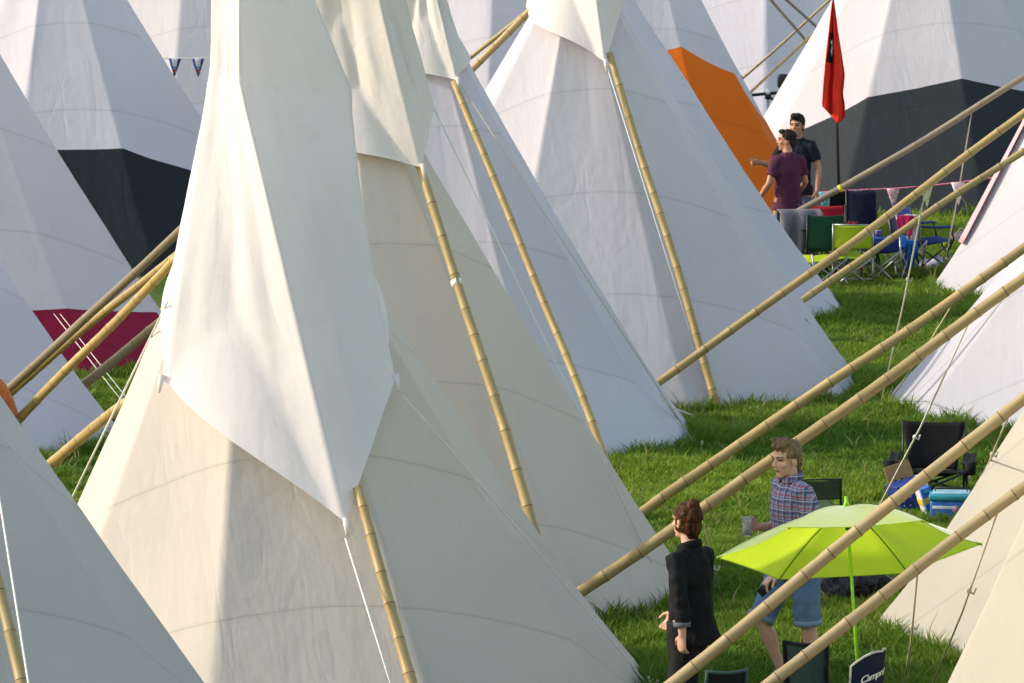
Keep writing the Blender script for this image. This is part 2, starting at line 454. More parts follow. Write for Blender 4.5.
# the four big tents in the middle
T2 = tipi('large cream tipi with sunlit left side, white storm cap and bamboo prop in front', 320, 692, 2.28, 254, 126, 'cream', ph0=R(-107), uvoff=.35,
          cap=[(163, 379, -172, .30, .42), (345, 522, -99, .50, .34), (392, 378, -10, .68, .27, .02, .05), (2, -1.0, 10, .55, .27, -.05), (80, -1.0, 80, .45, .3), (176, -.95, 176, .28, .42, -.03)], sag=.03,
          capprof=(1.5, .22), ridge=-.05)
T3 = tipi('cream tipi behind the largest one, its cream cap tied off beside a long bamboo prop', 412, 592, 2.2, 352, 52, 'cream', ph0=R(-92), ry=1.9, uvoff=.1,
          cap=[(-148, -.62, -160, .36, .35), (416, 167, -50, .40, .27, .06), (-12, -.42, -14, .42, .42, .20), (25, -.15, 30, .36, .4, -.02), (100, -.8, 100, .36, .4)], capmat='capcream',
          capprof=(1.4, .2), ridge=-.1)
T4 = tipi('narrow bluish white tipi wedged between the cream tent and the broad white one', 466, 441, 2.07, 425, 6, 'cool', ph0=R(-107), ry=1.9, uvoff=.5,
          cap=[(-150, -.5, -160, .22, .3), (456, 80, -60, .17, .2, .02), (20, -.4, 10, .12, .3, -.06), (100, -.5, 100, .2, .3)], capmat='capcream',
          capprof=(1.3, .12), ridge=0)
T5 = tipi('broad white tipi in the centre with one bamboo leaning down its front to the grass', 580, 388, 2.72, 577, -45, 'white', ph0=R(-108), ry=2.2, uvoff=.2,
          cap=[(-177, -.50, -176, .40, .3), (604, 62, -75, .36, .3, .03), (-22, -.46, -22, .40, .3), (30, -.4, 30, .36, .3), (100, -.8, 100, .36, .3)], capmat='capcream',
          capprof=(1.3, .2), ridge=0)
T6 = tipi('plain grey white tipi peeking out right of the broad central one, loose rippled edge', 649, 314, 2.16, 591, -53, 'cool', ph0=R(-100), sag=.12)
T7 = tipi('tipi with a bright orange lower half behind the two talking men', 653, 240, 2.2, 641, -99, 'cool', ph0=R(-105), band=(2.38, -75, 1.0), bandmat='band_orange')
T9 = tipi('big white tipi with a broad black band, behind the red flag and camping chairs', 940, 200, 2.9, 926, -148, 'white', ph0=R(-83), npole=10, band=(1.68, -83, 1.25), bandmat='band_black', uvoff=.3)
# left
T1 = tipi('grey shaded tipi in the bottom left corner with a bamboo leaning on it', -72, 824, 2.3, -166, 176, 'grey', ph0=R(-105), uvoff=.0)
T15 = tipi('pale tipi at the left edge behind the crossing bamboo poles, grass at its hem', -121, 442, 2.3, -119, 100, 'cool', ph0=R(-90))
T14 = tipi('white tipi at the left edge with a crimson wedge along its hem', -20, 362, 2.2, -58, -26, 'white', ph0=R(-95), band=(.70, -68, .40), bandmat='band_red')
T16 = tipi('white tipi with a dark bottom band at the upper left', 77, 255, 2.5, 53, -106, 'cool', ph0=R(-105), band=(1.42, -85, .9), bandmat='band_navy')
T17 = tipi('distant white tipi at top left behind the two blue pennants', 215, 170, 2.6, 196, -160, 'white', ph0=R(-102))
T18 = tipi('distant pale tipi at top centre behind the two crossing bamboo ends', 505, 180, 2.6, 500, -154, 'cool', ph0=R(-96))
T8 = tipi('distant bluish tipi at top right behind the dark lamp post and thin poles', 775, 130, 2.9, 765, -174, 'cool', ph0=R(-95))
# right
T10 = tipi('white tipi with pink edging at the upper right, beside the blue folding chair', 1138, 290, 2.28, 1130, -60, 'white', ph0=R(-92))
T11 = tipi('wide white tipi in the middle of the right edge, behind the black camping chair', 1126, 408, 2.25, 1160, 92, 'white', ph0=R(-75))
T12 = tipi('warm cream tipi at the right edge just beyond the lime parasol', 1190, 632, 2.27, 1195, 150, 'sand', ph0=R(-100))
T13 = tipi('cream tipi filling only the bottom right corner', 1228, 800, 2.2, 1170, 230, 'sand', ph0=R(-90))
# fill the far field
FAR = []
for i, (cx, by, ax) in enumerate([(-60, 150, -60), (60, 120, 50), (340, 130, 335), (640, 120, 630), (900, 95, 890), (1030, 110, 1020), (1150, 150, 1140),
                                  (-120, 80, -120), (20, 60, 15), (130, 65, 130), (270, 70, 265), (420, 60, 420), (560, 62, 560), (700, 58, 700), (830, 60, 830), (970, 55, 970), (1100, 60, 1100)]):
    FAR.append((cx, by, ax))
for i, (cx, by, ax) in enumerate(FAR[2:5]):
    lab = ['far white tipi barely showing behind the big tent caps at top', 'far bluish tipi barely showing above the orange panel', 'far white tipi barely showing beyond the black banded one'][i]
    tipi(lab, cx, by, 2.5, ax, by - 300, ['white', 'cool', 'white'][i], ph0=R(-100 + 5 * i))

# pink edging of the right hand tent
def pink_edge():
    c, A = T10['c'], T10['A']
    def fn(u, v):
        an = R(-180 + 11 - 7 * u); z = .55 + v * 2.4
        t = z / T10['h']; r = T10['R'] * (1 - t) + .11 * t + .012
        ctr = A * t
        return (ctr.x + r * cos(an), ctr.y + r * sin(an) * .95, z)
    MB().add(*sheet(fn, 8, 20, .004)).build('pink_edging', M['pink'], T10['root'])
pink_edge()

# ------------------------------------------------------------------ bamboo poles
POLES = []
def bamboo(pts, r0, r1, label, mat='bamboo', group='bamboo poles leaning between the tents', node=.285, bend=0.0, name='bamboo_pole', knots=True):
    """pts: world points from the lower end; swollen dark rings at the nodes"""
    P = [Vector(p) for p in pts]; L = sum((b - a).length for a, b in zip(P, P[1:]))
    def along(s):
        for a, b in zip(P, P[1:]):
            l = (b - a).length
            if s <= l or b is P[-1]: return a.lerp(b, s / l)
            s -= l
    o0 = P[0].copy(); r0 *= .74; r1 *= .76
    s = 0.0; rings = [(0.0, 1.0, 0)]; k = random.uniform(.1, .3)
    while k < L - .06 and knots:
        bl = random.uniform(1.03, 1.09); rings += [(k - .018, 1.0, 0), (k - .005, bl, 1), (k + .004, bl, 1), (k + .016, .985, 0)]
        rings.append((k + .13, random.uniform(.94, .985), 0)); k += node * random.uniform(.72, 1.2)
    if not knots: rings += [(L * q / 10, 1 + .06 * random.uniform(-1, 1), 0) for q in range(1, 10)]
    if len(P) > 2: rings = sorted(rings + [(q, 1.0, 0) for q in np.arange(.05, L - .05, .06) if all(abs(q - r_[0]) > .03 for r_ in rings)])
    rings.append((L, 1.0, 0))
    path, rad, mi = [], [], []
    sx, sy = random.uniform(0, 6), random.uniform(0, 6)
    for (q, sc, d) in rings:
        p = along(min(q, L)); w = .024 * sin(q * 1.1 + sx) + .008 * sin(q * 2.9 + sy)
        p = p + Vector((w * .3, .01 * sin(q * .9 + sy), w)) * min(1, q * 2) - Vector((0, 0, bend * 4 * (q / L) * (1 - q / L)))
        path.append(p - o0); rad.append((r0 + (r1 - r0) * q / L) * sc); mi.append(d)
    n = 12; V, F = tube(path, rad, n)
    mb = MB(); mb.v = [tuple(v) for v in V]
    for fi, f in enumerate(F):
        seg = fi // n
        if fi >= (len(path) - 1) * n:
            mb.f.append(f); mb.mi.append(1); mb.uv.append([(0, 0)] * len(f)); mb.sm.append(False); continue
        dk = 1 if mi[seg] == 1 and mi[min(seg + 1, len(mi) - 1)] == 1 else 0
        k2 = fi % n; s0, s1 = rings[seg][0], rings[seg + 1][0]
        mb.f.append(f); mb.mi.append(dk); mb.sm.append(True)
        mb.uv.append([(k2 / n * .35 + sx, s0 + sy), ((k2 + 1) / n * .35 + sx, s0 + sy), ((k2 + 1) / n * .35 + sx, s1 + sy), (k2 / n * .35 + sx, s1 + sy)])
    o = mb.build(name, [M[mat], M['node']], None, o0)
    tag(o, label, 'pole', group); POLES.append(o); return o
def pole_px(g, u, label, du=0.0, r0=.052, r1=.048, **kw):
    a = gp(*g); b = at(u[0], u[1], a.y + du); return bamboo([a, b], r0, r1, label, **kw)
def prop(info, top_px, foot_px, off, label, r0=.058, r1=.045, foot_off=.05, foot_y=None):
    """a bamboo leaning up along the canvas, foot on the grass"""
    f = gp(*foot_px); c = info['c']
    # depth of the canvas front under the top pixel
    best = None
    for k in range(400):
        Y = c.y - info['R'] * 1.1 + k * .01
        p = at(top_px[0], top_px[1], Y) - c
        if p.z < 0: continue
        t = p.z / info['h']; ctr = info['A'] * t; r = info['R'] * (1 - t) + .11 * t
        if math.hypot(p.x - ctr.x, (p.y - ctr.y)) < r + off: best = at(top_px[0], top_px[1], Y); break
    return bamboo([f, best], r0, r1, label), best, f
G_PROP = 'bamboo props leaning on the front of the tents'
p2, t2top, t2foot = prop(T2, (357, 490), (430, 758), .07, 'thick bamboo running down the front of the largest cream tipi from its white cap')
p3, t3top, t3foot = prop(T3, (419, 162), (568, 640), .08, 'long bamboo with a white tape ring running down the second cream tipi')
p4, t4top, t4foot = prop(T4, (455, 78), (612, 478), .08, 'thin bamboo running down the bluish tipi between cream and broad white tents', .05, .042)
p5, t5top, t5foot = prop(T5, (610, 52), (720, 416), .09, 'bamboo standing in the grass and leaning on the broad central tipi', .055, .045)
p1, t1top, t1foot = prop(T1, (-14, 545), (74, 905), .08, 'grey brown bamboo at the bottom left corner leaning on the shaded tipi')
# white tape on the long one
d3 = (t3top - t3foot).normalized(); q = t3foot + (t3top - t3foot) * .74
MB().add(*tube([q - d3 * .025 - p3.location, q + d3 * .025 - p3.location], [.044, .044], 12)).build('tape_ring', M['rope'], p3)

pole_px((610, 418), (1130, 37), 'bamboo ending right of the bluish tipi, upper of the pair crossing the broad white tent', .6, .056, .050)
pole_px((733, 348), (1130, 78), 'bamboo whose low end shows at the right hem of the plain grey white tipi', 2.2, .052, .048)
pole_px((620, 529), (1190, 131), 'long bamboo rising right from behind the second cream tipi, passing above the plaid man', .6, .062, .052)
pole_px((530, 628), (1190, 164), 'long bamboo whose low end shows behind the dark haired woman, passing behind both walkers', .2, .064, .052)
pole_px((545, 783), (1160, 291), 'pale bamboo crossing in front of the lime parasol and the woman\'s legs', .4, .060, .052, mat='bamboo_pale')
pole_px((632, 788), (1160, 387), 'scorched bamboo passing low in front of the parasol stick and green chair', .3, .056, .050, mat='bamboo_pale')
P0 = bamboo([gp(672, 281), at(840, 188, 66.6), at(1120, 20, 66.2)],
            .050, .046, 'weathered grey pole with yellow tape, a grey towel hanging near its low end', mat='grey_wood', node=.9)
# left hand bundle
pole_px((-120, 502), (230, 188), 'grey weathered pole, topmost of the bundle at the left edge', -4, .050, .044, mat='grey_wood', node=.8)
pole_px((-105, 486), (230, 212), 'yellow bamboo, the shallower of two crossing at the left edge', -4, .050, .044)
pole_px((-70, 514), (235, 196), 'yellow bamboo, the steeper of two crossing at the left edge', -4, .052, .046)
pole_px((40, 417), (235, 267), 'dark greenish bamboo crossing the patch of grass below the crimson wedge', -3, .062, .056)
pole_px((-40, 540), (200, 342), 'bamboo reaching from the corner of the white cap down to the left grass', -4.6, .058, .052)
# top
pole_px((150, 319), (545, -5), 'thin bamboo of the two at top centre left of the broad white tipi', -3, .036, .030)
pole_px((200, 345), (552, -10), 'thick bamboo of the two at top centre left of the broad white tipi', -2, .052, .048)
pole_px((650, 159), (860, -27), 'thin yellow pole above the orange panel, upper one meeting the flag', -1, .026, .024)
pole_px((655, 180), (830, 18), 'thin yellow pole above the orange panel, lower one', 0, .026, .024)
pole_px((907, 165), (758, -16), 'dark thin pole sloping the other way at top right, nearer the orange panel', 0, .030, .026, mat='grey_wood', node=.9)
pole_px((980, 165), (765, -16), 'dark thin pole sloping the other way at top right, nearer the red flag', 0, .030, .026, mat='grey_wood', node=.9)
# strap round the left bundle
def strap():
    a = at(2, 388, 48.2)
    o = empty('orange_strap', (a.x, a.y, 0), 'orange cloth strap round the low ends of the left bamboo bundle', 'strap')
    L = Vector((a.x, a.y, 0))
    pts = [at(-30, 372, 47.8), at(-6, 386, 47.6), at(3, 396, 47.7), at(9, 408, 47.9), at(14, 424, 48.1), at(18, 440, 48.3)]
    V, F = tube([p - L for p in pts], [(.012, .10)] * 6, 10, side=(1, -1.0, 0.3))
    MB().add(V, F).build('webbing', M['strap'], o)
    b = gp(22, 470); MB().add(*tube([pts[-1] - L, b - L], [(.01, .04), (.008, .02)], 8, side=(1, -1, .3))).build('strap_tail', M['strap'], o)
strap()

# ------------------------------------------------------------------ ropes
def wrope(owner, pts, r=.009, mat='rope', sag=0.0):
    return rope(pts, owner, r, mat, sagz=sag)
def peg(owner, P):
    P = P - owner.location
    MB().add(*tube([P + Vector((.02, 0, .10)), P + Vector((-.01, 0, -.05))], [.010, .007], 6)).build('tent_peg', M['rope_old'], owner)
def on_canvas(info, px, py, off):
    c = info['c']
    for k in range(900):
        p = at(px, py, c.y - info['R'] * 1.1 + k * .006) - c; t = p.z / info['h']; ctr = info['A'] * t; r = info['R'] * (1 - t) + .11 * t + off
        if math.hypot(p.x - ctr.x, p.y - ctr.y) < r: break
    return p + c
def cap_pt(info, k): return info['root'].location + info['cap_corners'][k]
rt = T2['root']
e = gp(418, 772); wrope(rt, [cap_pt(T2, 1) - Vector((0, .05, .1)), e]); peg(rt, e)
e = gp(655, 694); wrope(rt, [cap_pt(T2, 2) + Vector((.05, -.12, -.1)), e], .008, sag=-.02); peg(rt, e)
MB().add(*tube([e - rt.location + Vector((.03 * cos(a) - .02, .02 * sin(a), .05 + .05 * sin(a * .5) + .02 * cos(2 * a))) for a in np.linspace(0, 9, 26)], .009, 5)).build('rope_coil', M['rope'], rt)
e = gp(28, 588); wrope(rt, [at(168, 301, T2['c'].y - .35), e], .010)
rt = T3['root']; e = gp(672, 606); wrope(rt, [cap_pt(T3, 2), e], .007); peg(rt, e)
rt = T4['root']; e = gp(700, 452); wrope(rt, [cap_pt(T4, 1), e], .0065, 'rope_old'); peg(rt, e)
q0 = at(660, 395, 53.0); e = gp(686, 430)
wrope(rt, [q0, q0.lerp(e, .45) + Vector((.03, 0, -.04)), e], .010)
wrope(rt, [q0 + Vector((.08, 0, -.10)), e + Vector((.05, 0, .14)), e + Vector((.10, 0, .04)), e + Vector((.02, 0, .0))], .010)
rt = T5['root']; e = gp(716, 414); wrope(rt, [cap_pt(T5, 1), e], .007); peg(rt, e)
q0 = at(806, 318, 57.4); e = gp(848, 374); wrope(rt, [q0, q0.lerp(e, .6), e], .012); peg(rt, e)
wrope(rt, [q0.lerp(e, .55), q0.lerp(e, .5) + Vector((.05, 0, -.14)), q0.lerp(e, .6) + Vector((-.02, 0, -.2))], .012)
rt = T1['root']; q0 = on_canvas(T1, -12, 420, .02); e = gp(72, 960); wrope(rt, [q0 + Vector((0, -.05, 0)), e], .010); peg(rt, e)
rt = T14['root']; q0 = on_canvas(T14, 54, 314, .015)
e = gp(146, 432); wrope(rt, [q0, e], .005); peg(rt, e); e = gp(152, 430); wrope(rt, [q0 + Vector((.06, 0, 0)), e], .005)
def on_pole(pole, px):
    """the point of a straight pole that shows at image column px"""
    V = [pole.location + v.co for v in pole.data.vertices]; n = 12
    rings = [sum((V[i + k] for k in range(n)), Vector()) / n for i in range(0, len(V) - len(V) % n, n)]
    best = None
    for a, b in zip(rings, rings[1:]):
        pa = to_px(np.array(a))[0]; pb = to_px(np.array(b))[0]
        if (pa - px) * (pb - px) <= 0 and abs(pa - pb) > 1e-6: best = a.lerp(b, (px - pa) / (pb - pa))
    return best
PB = {o['label']: o for o in POLES}
PR = [o for o in POLES if o.location.x > -3][5:12]
def pole_rope(pole, px, end, r=.010, mat='rope_old', knot=.4, wrap=True):
    a = on_pole(pole, px)
    if a is None: return
    mid = a.lerp(end, .5) + Vector((.01, 0, -.03))
    o = wrope(pole, [a, mid, end], r, mat)
    k = a.lerp(end, knot) + Vector((.004, 0, -.025)) - pole.location
    MB().add(*ellipsoid(k, (.016, .015, .020), 8, 6)).build('knot', M[mat], o)
    MB().add(*tube([k, k + Vector((.03, 0, -.02)), k + Vector((.045, 0, .02))], [.008, .008, .006], 6)).build('loose_end', M[mat], o)
P1, P2, P3, P4, P5, P6 = POLES[5:11]
pole_rope(P1, 926, gp(879, 412)); pole_rope(P0, 972, gp(941, 282), knot=.85); pole_rope(P3, 957, gp(888, 402), knot=.5)
pole_rope(P4, 972, gp(872, 520), .011, 'rope', .55); pole_rope(P5, 1012, gp(968, 500), .010); pole_rope(P6, 918, gp(902, 700), .011)
pole_rope(P6, 1000, gp(925, 702), .009); pole_rope(P4, 700, gp(722, 600), .006, knot=.6); pole_rope(P3, 655, gp(705, 520), .006, knot=.8)
# yellow tape on the grey pole
k = on_pole(P0, 839) - P0.location; k2 = on_pole(P0, 842) - P0.location
M['yellow'] = plain('yellow_tape', (.75, .55, .03), .5, .1, 40, .05)
MB().add(*tube([k, k2], [.042, .042], 12)).build('tape_ring', M['yellow'], P0)

# ------------------------------------------------------------------ people
def remeshed(name, parts, voxel, mats, parent, smooth=4, fold=0.0, foldscale=7.0, region=None, seed=0.0, xform=None):
    bm_ = MB()
    for v, f in parts: bm_.add(v, f)
    me = bpy.data.meshes.new('tmp'); me.from_pydata(bm_.v, [], bm_.f); me.update()
    bm = bmesh.new(); bm.from_mesh(me); bmesh.ops.recalc_face_normals(bm, faces=bm.faces); bm.to_mesh(me); bm.free()
    o = bpy.data.objects.new('tmp', me); COL.objects.link(o)
    a = o.modifiers.new('r', 'REMESH'); a.mode = 'VOXEL'; a.voxel_size = voxel; a.use_smooth_shade = True
    b = o.modifiers.new('s', 'SMOOTH'); b.factor = .5; b.iterations = smooth
    dg = bpy.context.evaluated_depsgraph_get(); ev = o.evaluated_get(dg)
    m2 = bpy.data.meshes.new_from_object(ev); bpy.data.objects.remove(o); bpy.data.meshes.remove(me)
    m2.name = name; m2.materials.clear()
    for m in mats: m2.materials.append(m)
    if fold:
        nv = len(m2.vertices); NO = np.empty(nv * 3, np.float32); m2.vertices.foreach_get('normal', NO); CO = np.empty(nv * 3, np.float32); m2.vertices.foreach_get('co', CO)
        NO = NO.reshape(-1, 3); CO = CO.reshape(-1, 3)
        for q in range(nv):
            c = Vector(CO[q]); w = fbm(c.x * foldscale, c.y * foldscale, c.z * foldscale * .55, seed) + .5 * fbm(c.x * foldscale * 2.3, c.y * foldscale * 2.3, c.z * foldscale * 1.6, seed + 4)
            CO[q] += NO[q] * (w * fold)
        m2.vertices.foreach_set('co', CO.ravel())
    if region:
        idx = [region(p.center) for p in m2.polygons]; m2.polygons.foreach_set('material_index', idx)
    m2.polygons.foreach_set('use_smooth', [True] * len(m2.polygons)); m2.update()
    r = bpy.data.objects.new(name, m2); COL.objects.link(r); r.parent = parent
    return r
def skin_mat(name, col):
    m, t, p = nodes(name); n = N(t, 'ShaderNodeTexNoise', Scale=28.0, Detail=4.0); t.links.new(coord(t), n.inputs['Vector'])
    c = mixc(t, ramp(t, n.outputs[0], .3, .75), col, (col[0] * 1.05, col[1] * .78, col[2] * .72))
    t.links.new(c, p.inputs['Base Color']); p.inputs['Roughness'].default_value = .55
    p.inputs['Subsurface Weight'].default_value = .12; p.inputs['Subsurface Scale'].default_value = .02
    p.inputs['Subsurface Radius'].default_value = (1, .35, .2)
    return m
def hair_mat(name, col, col2):
    m, t, p = nodes(name); mp = N(t, 'ShaderNodeMapping'); mp.inputs['Scale'].default_value = (70, 30, 14); t.links.new(coord(t), mp.inputs[0])
    n = N(t, 'ShaderNodeTexNoise', Scale=1.0, Detail=5.0, Distortion=1.2); t.links.new(mp.outputs[0], n.inputs['Vector'])
    t.links.new(mixc(t, ramp(t, n.outputs[0], .35, .68), col, col2), p.inputs['Base Color']); p.inputs['Roughness'].default_value = .6; p.inputs['Specular IOR Level'].default_value = .12
    b = N(t, 'ShaderNodeBump', Strength=.9, Distance=.008); t.links.new(n.outputs[0], b.inputs['Height']); t.links.new(b.outputs[0], p.inputs['Normal'])
    return m
def cloth_mat(name, col, var=.2, scale=120, col2=None, bump=.3):
    m, t, p = nodes(name); ob = coord(t)
    n = N(t, 'ShaderNodeTexNoise', Scale=float(scale), Detail=3.0); t.links.new(ob, n.inputs['Vector'])
    n2 = N(t, 'ShaderNodeTexNoise', Scale=9.0, Detail=4.0); t.links.new(ob, n2.inputs['Vector'])
    c = mixc(t, ramp(t, n.outputs[0], .3, .7), tuple(x * (1 - var) for x in col), tuple(min(1, x * (1 + var)) for x in col))
    c = mixc(t, math_n(t, 'MULTIPLY', ramp(t, n2.outputs[0], .4, .72), .6), c, col2 or tuple(x * .75 for x in col))
    t.links.new(c, p.inputs['Base Color']); p.inputs['Roughness'].default_value = .85; p.inputs['Specular IOR Level'].default_value = .2
    b = N(t, 'ShaderNodeBump', Strength=bump, Distance=.02); t.links.new(n2.outputs[0], b.inputs['Height']); t.links.new(b.outputs[0], p.inputs['Normal'])
    return m
def plaid_mat():
    m, t, p = nodes('plaid_cotton'); ob = coord(t); sep = t.nodes.new('ShaderNodeSeparateXYZ'); t.links.new(ob, sep.inputs[0])
    hx = math_n(t, 'ADD', sep.outputs[0], math_n(t, 'MULTIPLY', sep.outputs[1], .9)); vz = sep.outputs[2]
    def bars(v, per, w, off):
        f = math_n(t, 'FRACT', math_n(t, 'ADD', math_n(t, 'DIVIDE', v, per), off)); return math_n(t, 'LESS_THAN', f, w)
    c = (.28, .29, .40, 1)
    c = mixc(t, math_n(t, 'MULTIPLY', bars(vz, .075, .46, 0.), .72), c, (.055, .05, .16))
    c = mixc(t, math_n(t, 'MULTIPLY', bars(hx, .075, .42, .1), .68), c, (.06, .055, .17))
    c = mixc(t, math_n(t, 'MULTIPLY', bars(vz, .075, .14, .38), .75), c, (.30, .035, .06))
    c = mixc(t, math_n(t, 'MULTIPLY', bars(hx, .075, .12, .45), .6), c, (.28, .04, .08))
    c = mixc(t, math_n(t, 'MULTIPLY', bars(vz, .075, .06, .7), .8), c, (.60, .60, .66))
    c = mixc(t, math_n(t, 'MULTIPLY', bars(hx, .075, .06, .75), .7), c, (.58, .58, .64))
    t.links.new(c, p.inputs['Base Color']); p.inputs['Roughness'].default_value = .85; p.inputs['Specular IOR Level'].default_value = .2
    return m
def vadd(a, b): return (a[0] + b[0], a[1] + b[1], a[2] + b[2])
def hand_parts(wr, d, lat, pn, side, curl=.35, k=1.0, point=False):
    """palm with four unequal fingers and a thumb from the palm's side. d: along the hand, lat: across, pn: palm normal, side: +1/-1 where the thumb sits along lat"""
    wr, d, lat, pn = Vector(wr), Vector(d).normalized(), Vector(lat), Vector(pn)
    lat = (lat - d * lat.dot(d)).normalized(); pn = (pn - d * pn.dot(d) - lat * pn.dot(lat)).normalized()
    out = [tube([wr - d * .02, wr + d * .03 * k, wr + d * .07 * k, wr + d * .092 * k], [(.024, .021), (.036 * k, .017), (.042 * k, .016), (.040 * k, .013)], 12, side=lat, round_end=True)]
    for off, ln, a in ((-.031, .066, 1.15), (-.011, .076, 1.05), (.011, .082, 1.0), (.031, .074, .9)):
        b = wr + d * .085 * k + lat * (off * side * k); dd = d + lat * (off * side * 1.6); dd.normalize(); pts = [b - dd * .02, b]
        cu = curl * a if not (point and off > .02) else .04
        for q in (.44, .32, .26):
            dd = (dd * cos(cu) + pn * sin(cu)).normalized(); pts.append(pts[-1] + dd * ln * q * k)
            cu *= 1.12
        out.append(tube(pts, [.0105, .0105, .0095, .0088, .0075], 8, side=lat, round_end=True))
    b = wr + d * .025 * k + lat * (.030 * side * k); t1 = (d * .6 + lat * side * .75 + pn * .25).normalized(); t2 = (d * .85 + lat * side * .25 + pn * .4).normalized()
    out.append(tube([b - t1 * .02, b + t1 * .012, b + t1 * .042 * k, b + t1 * .042 * k + t2 * .028 * k, b + t1 * .042 * k + t2 * .05 * k], [.014, .0145, .012, .0105, .009], 8, round_end=True))
    return out
def head_parts(hc, yaw, pitch=0.0, k=1.0):
    rot = Matrix.Rotation(yaw, 3, 'Z') @ Matrix.Rotation(-pitch, 3, 'X'); hc = Vector(hc)
    P = lambda x, y, z: hc + rot @ Vector((x * k, y * k, z * k))
    E = lambda c, r: ellipsoid(P(*c), tuple(q * k for q in r), 20, 14, rot)
    out = [E((0, -.012, .035), (.075, .096, .086)), E((0, .018, -.030), (.061, .071, .085)), E((0, .058, -.088), (.028, .028, .024)),
           E((.0, .02, -.07), (.052, .055, .04)), E((0, .086, -.052), (.023, .012, .012)),
           E((-.079, -.008, -.008), (.010, .021, .033)), E((.079, -.008, -.008), (.010, .021, .033)), E((-.043, .057, -.018), (.022, .022, .02)), E((.043, .057, -.018), (.022, .022, .02)),
           tube([P(0, .078, .028), P(0, .094, .004), P(0, .106, -.017)], [.008 * k, .010 * k, .013 * k], 10, round_end=True),
           E((-.011, .093, -.021), (.008, .010, .008)), E((.011, .093, -.021), (.008, .010, .008)),
           tube([P(-.05, .060, .034), P(-.022, .082, .036), P(.022, .082, .036), P(.05, .060, .034)], [.011 * k] * 4, 8, round_end=True)]
    inv = rot.transposed()
    def region(c):
        q = inv @ (Vector(c) - hc) / k
        if q.y > .045 and abs(q.z - .013) < .0045 and .017 < abs(q.x) < .047: return 1      # eyes
        if q.y > .045 and abs(q.z - .037) < .005 and .012 < abs(q.x) < .056: return 2       # brows
        if q.y > .080 and abs(q.z + .052) < .009 and abs(q.x) < .022: return 3              # lips
        return 0
    return out, region, P, E
M['eye'] = plain('eye', (.03, .022, .018), .25, 0, 10, 0); M['lip'] = plain('lip', (.36, .13, .11), .5, .1, 40, 0)

def person(label, loc, rz, Hm, J, skin, hair_m, group=None, female=False, build=1.0):
    """body as one continuous surface; local axes: +Y ahead, +X to the figure's right"""
    root = empty('person', loc, label, 'person', group, rz)
    k = Hm / 1.78
    S = lambda p: Vector((p[0] * k, p[1] * k, p[2] * k))
    b = build
    lean = J.get('lean', 0.0)
    sh = [S((x * J.get('shw', .185), J.get('shy', 0.0) + lean * .5, J.get('shz', 1.44))) for x in (-1, 1)]
    parts = [tube([S((0, y + lean * f, z)) for z, y, f in ((.88, -.01, 0), (.95, -.01, 0), (1.06, .0, .1), (1.16, .005, .2), (1.28, .0, .32), (1.38, -.005, .45), (1.45, -.01, .5), (1.50, -.005, .55))],
                  [(.14 * k * b, .10 * k), (.150 * k * b, .105 * k), (.130 * k * b, .09 * k), (.132 * k * b, .09 * k), (.148 * k * b, .098 * k), (.140 * k * b, .085 * k), (.09 * k, .066 * k), (.055 * k, .054 * k)], 20, side=(1, 0, 0))]
    hc = S(J['head']); nk = S((0, -.01 + lean * .55, 1.46))
    parts.append(tube([nk, nk.lerp(hc, .45), hc - Vector((0, .02 * k, .05 * k))], [.062 * k, .054 * k, .052 * k], 14))
    for i in (0, 1):
        e_, w_ = S(J['elbow'][i]), S(J['wrist'][i])
        parts.append(tube([S((0, lean * .5, 1.44)).lerp(sh[i], .5), sh[i], sh[i].lerp(e_, .45), e_, e_.lerp(w_, .35), w_], [.050 * k, .050 * k, .045 * k, .038 * k, .040 * k, .026 * k], 12, round_end=True))
        hd = J['hand'][i]; parts += hand_parts(w_, hd[0], hd[1], hd[2], hd[3], hd[4], k * (.93 if female else 1.0), len(hd) > 5)
        h_, kn, an = S(J['hip'][i]), S(J['knee'][i]), S(J['ankle'][i])
        parts.append(tube([h_ + Vector((0, 0, .03)), h_.lerp(kn, .4), kn, kn.lerp(an, .3) - Vector((0, .012, 0)), kn.lerp(an, .7), an], [.088 * k, .078 * k, .053 * k, .057 * k, .040 * k, .034 * k], 14, round_end=True))
        td = Vector(J['toe'][i]).normalized()
        parts.append(tube([an - td * .05 - Vector((0, 0, .03)), an + td * .05 - Vector((0, 0, .035)), an + td * .15 - Vector((0, 0, .05))], [(.034, .038), (.04, .034), (.038, .02)], 12, side=(1, 0, 0), round_end=True))
    hp, region, P, E = head_parts(hc, J.get('yaw', 0), J.get('pitch', 0), k * 1.06)
    parts += hp
    remeshed('body', parts, J.get('voxel', .0055), [skin, M['eye'], hair_m, M['lip']], root, 3, region=region)
    return root, S, P, E, sh, k
def shoe(root, an, td, mt):
    td = Vector(td).normalized(); an = Vector(an)
    remeshed('shoe', [tube([an - td * .06 - Vector((0, 0, .035)), an + td * .02 - Vector((0, 0, .03)), an + td * .1 - Vector((0, 0, .045)), an + td * .18 - Vector((0, 0, .055))], [(.042, .045), (.047, .05), (.05, .035), (.042, .022)], 14, side=(1, 0, 0), round_end=True)], .008, [mt], root, 3)
def torso_shell(S, k, rings, n=24): return tube([S((0, y, z)) for z, y, a, c in rings], [(a * k, c * k) for z, y, a, c in rings], n, side=(1, 0, 0))

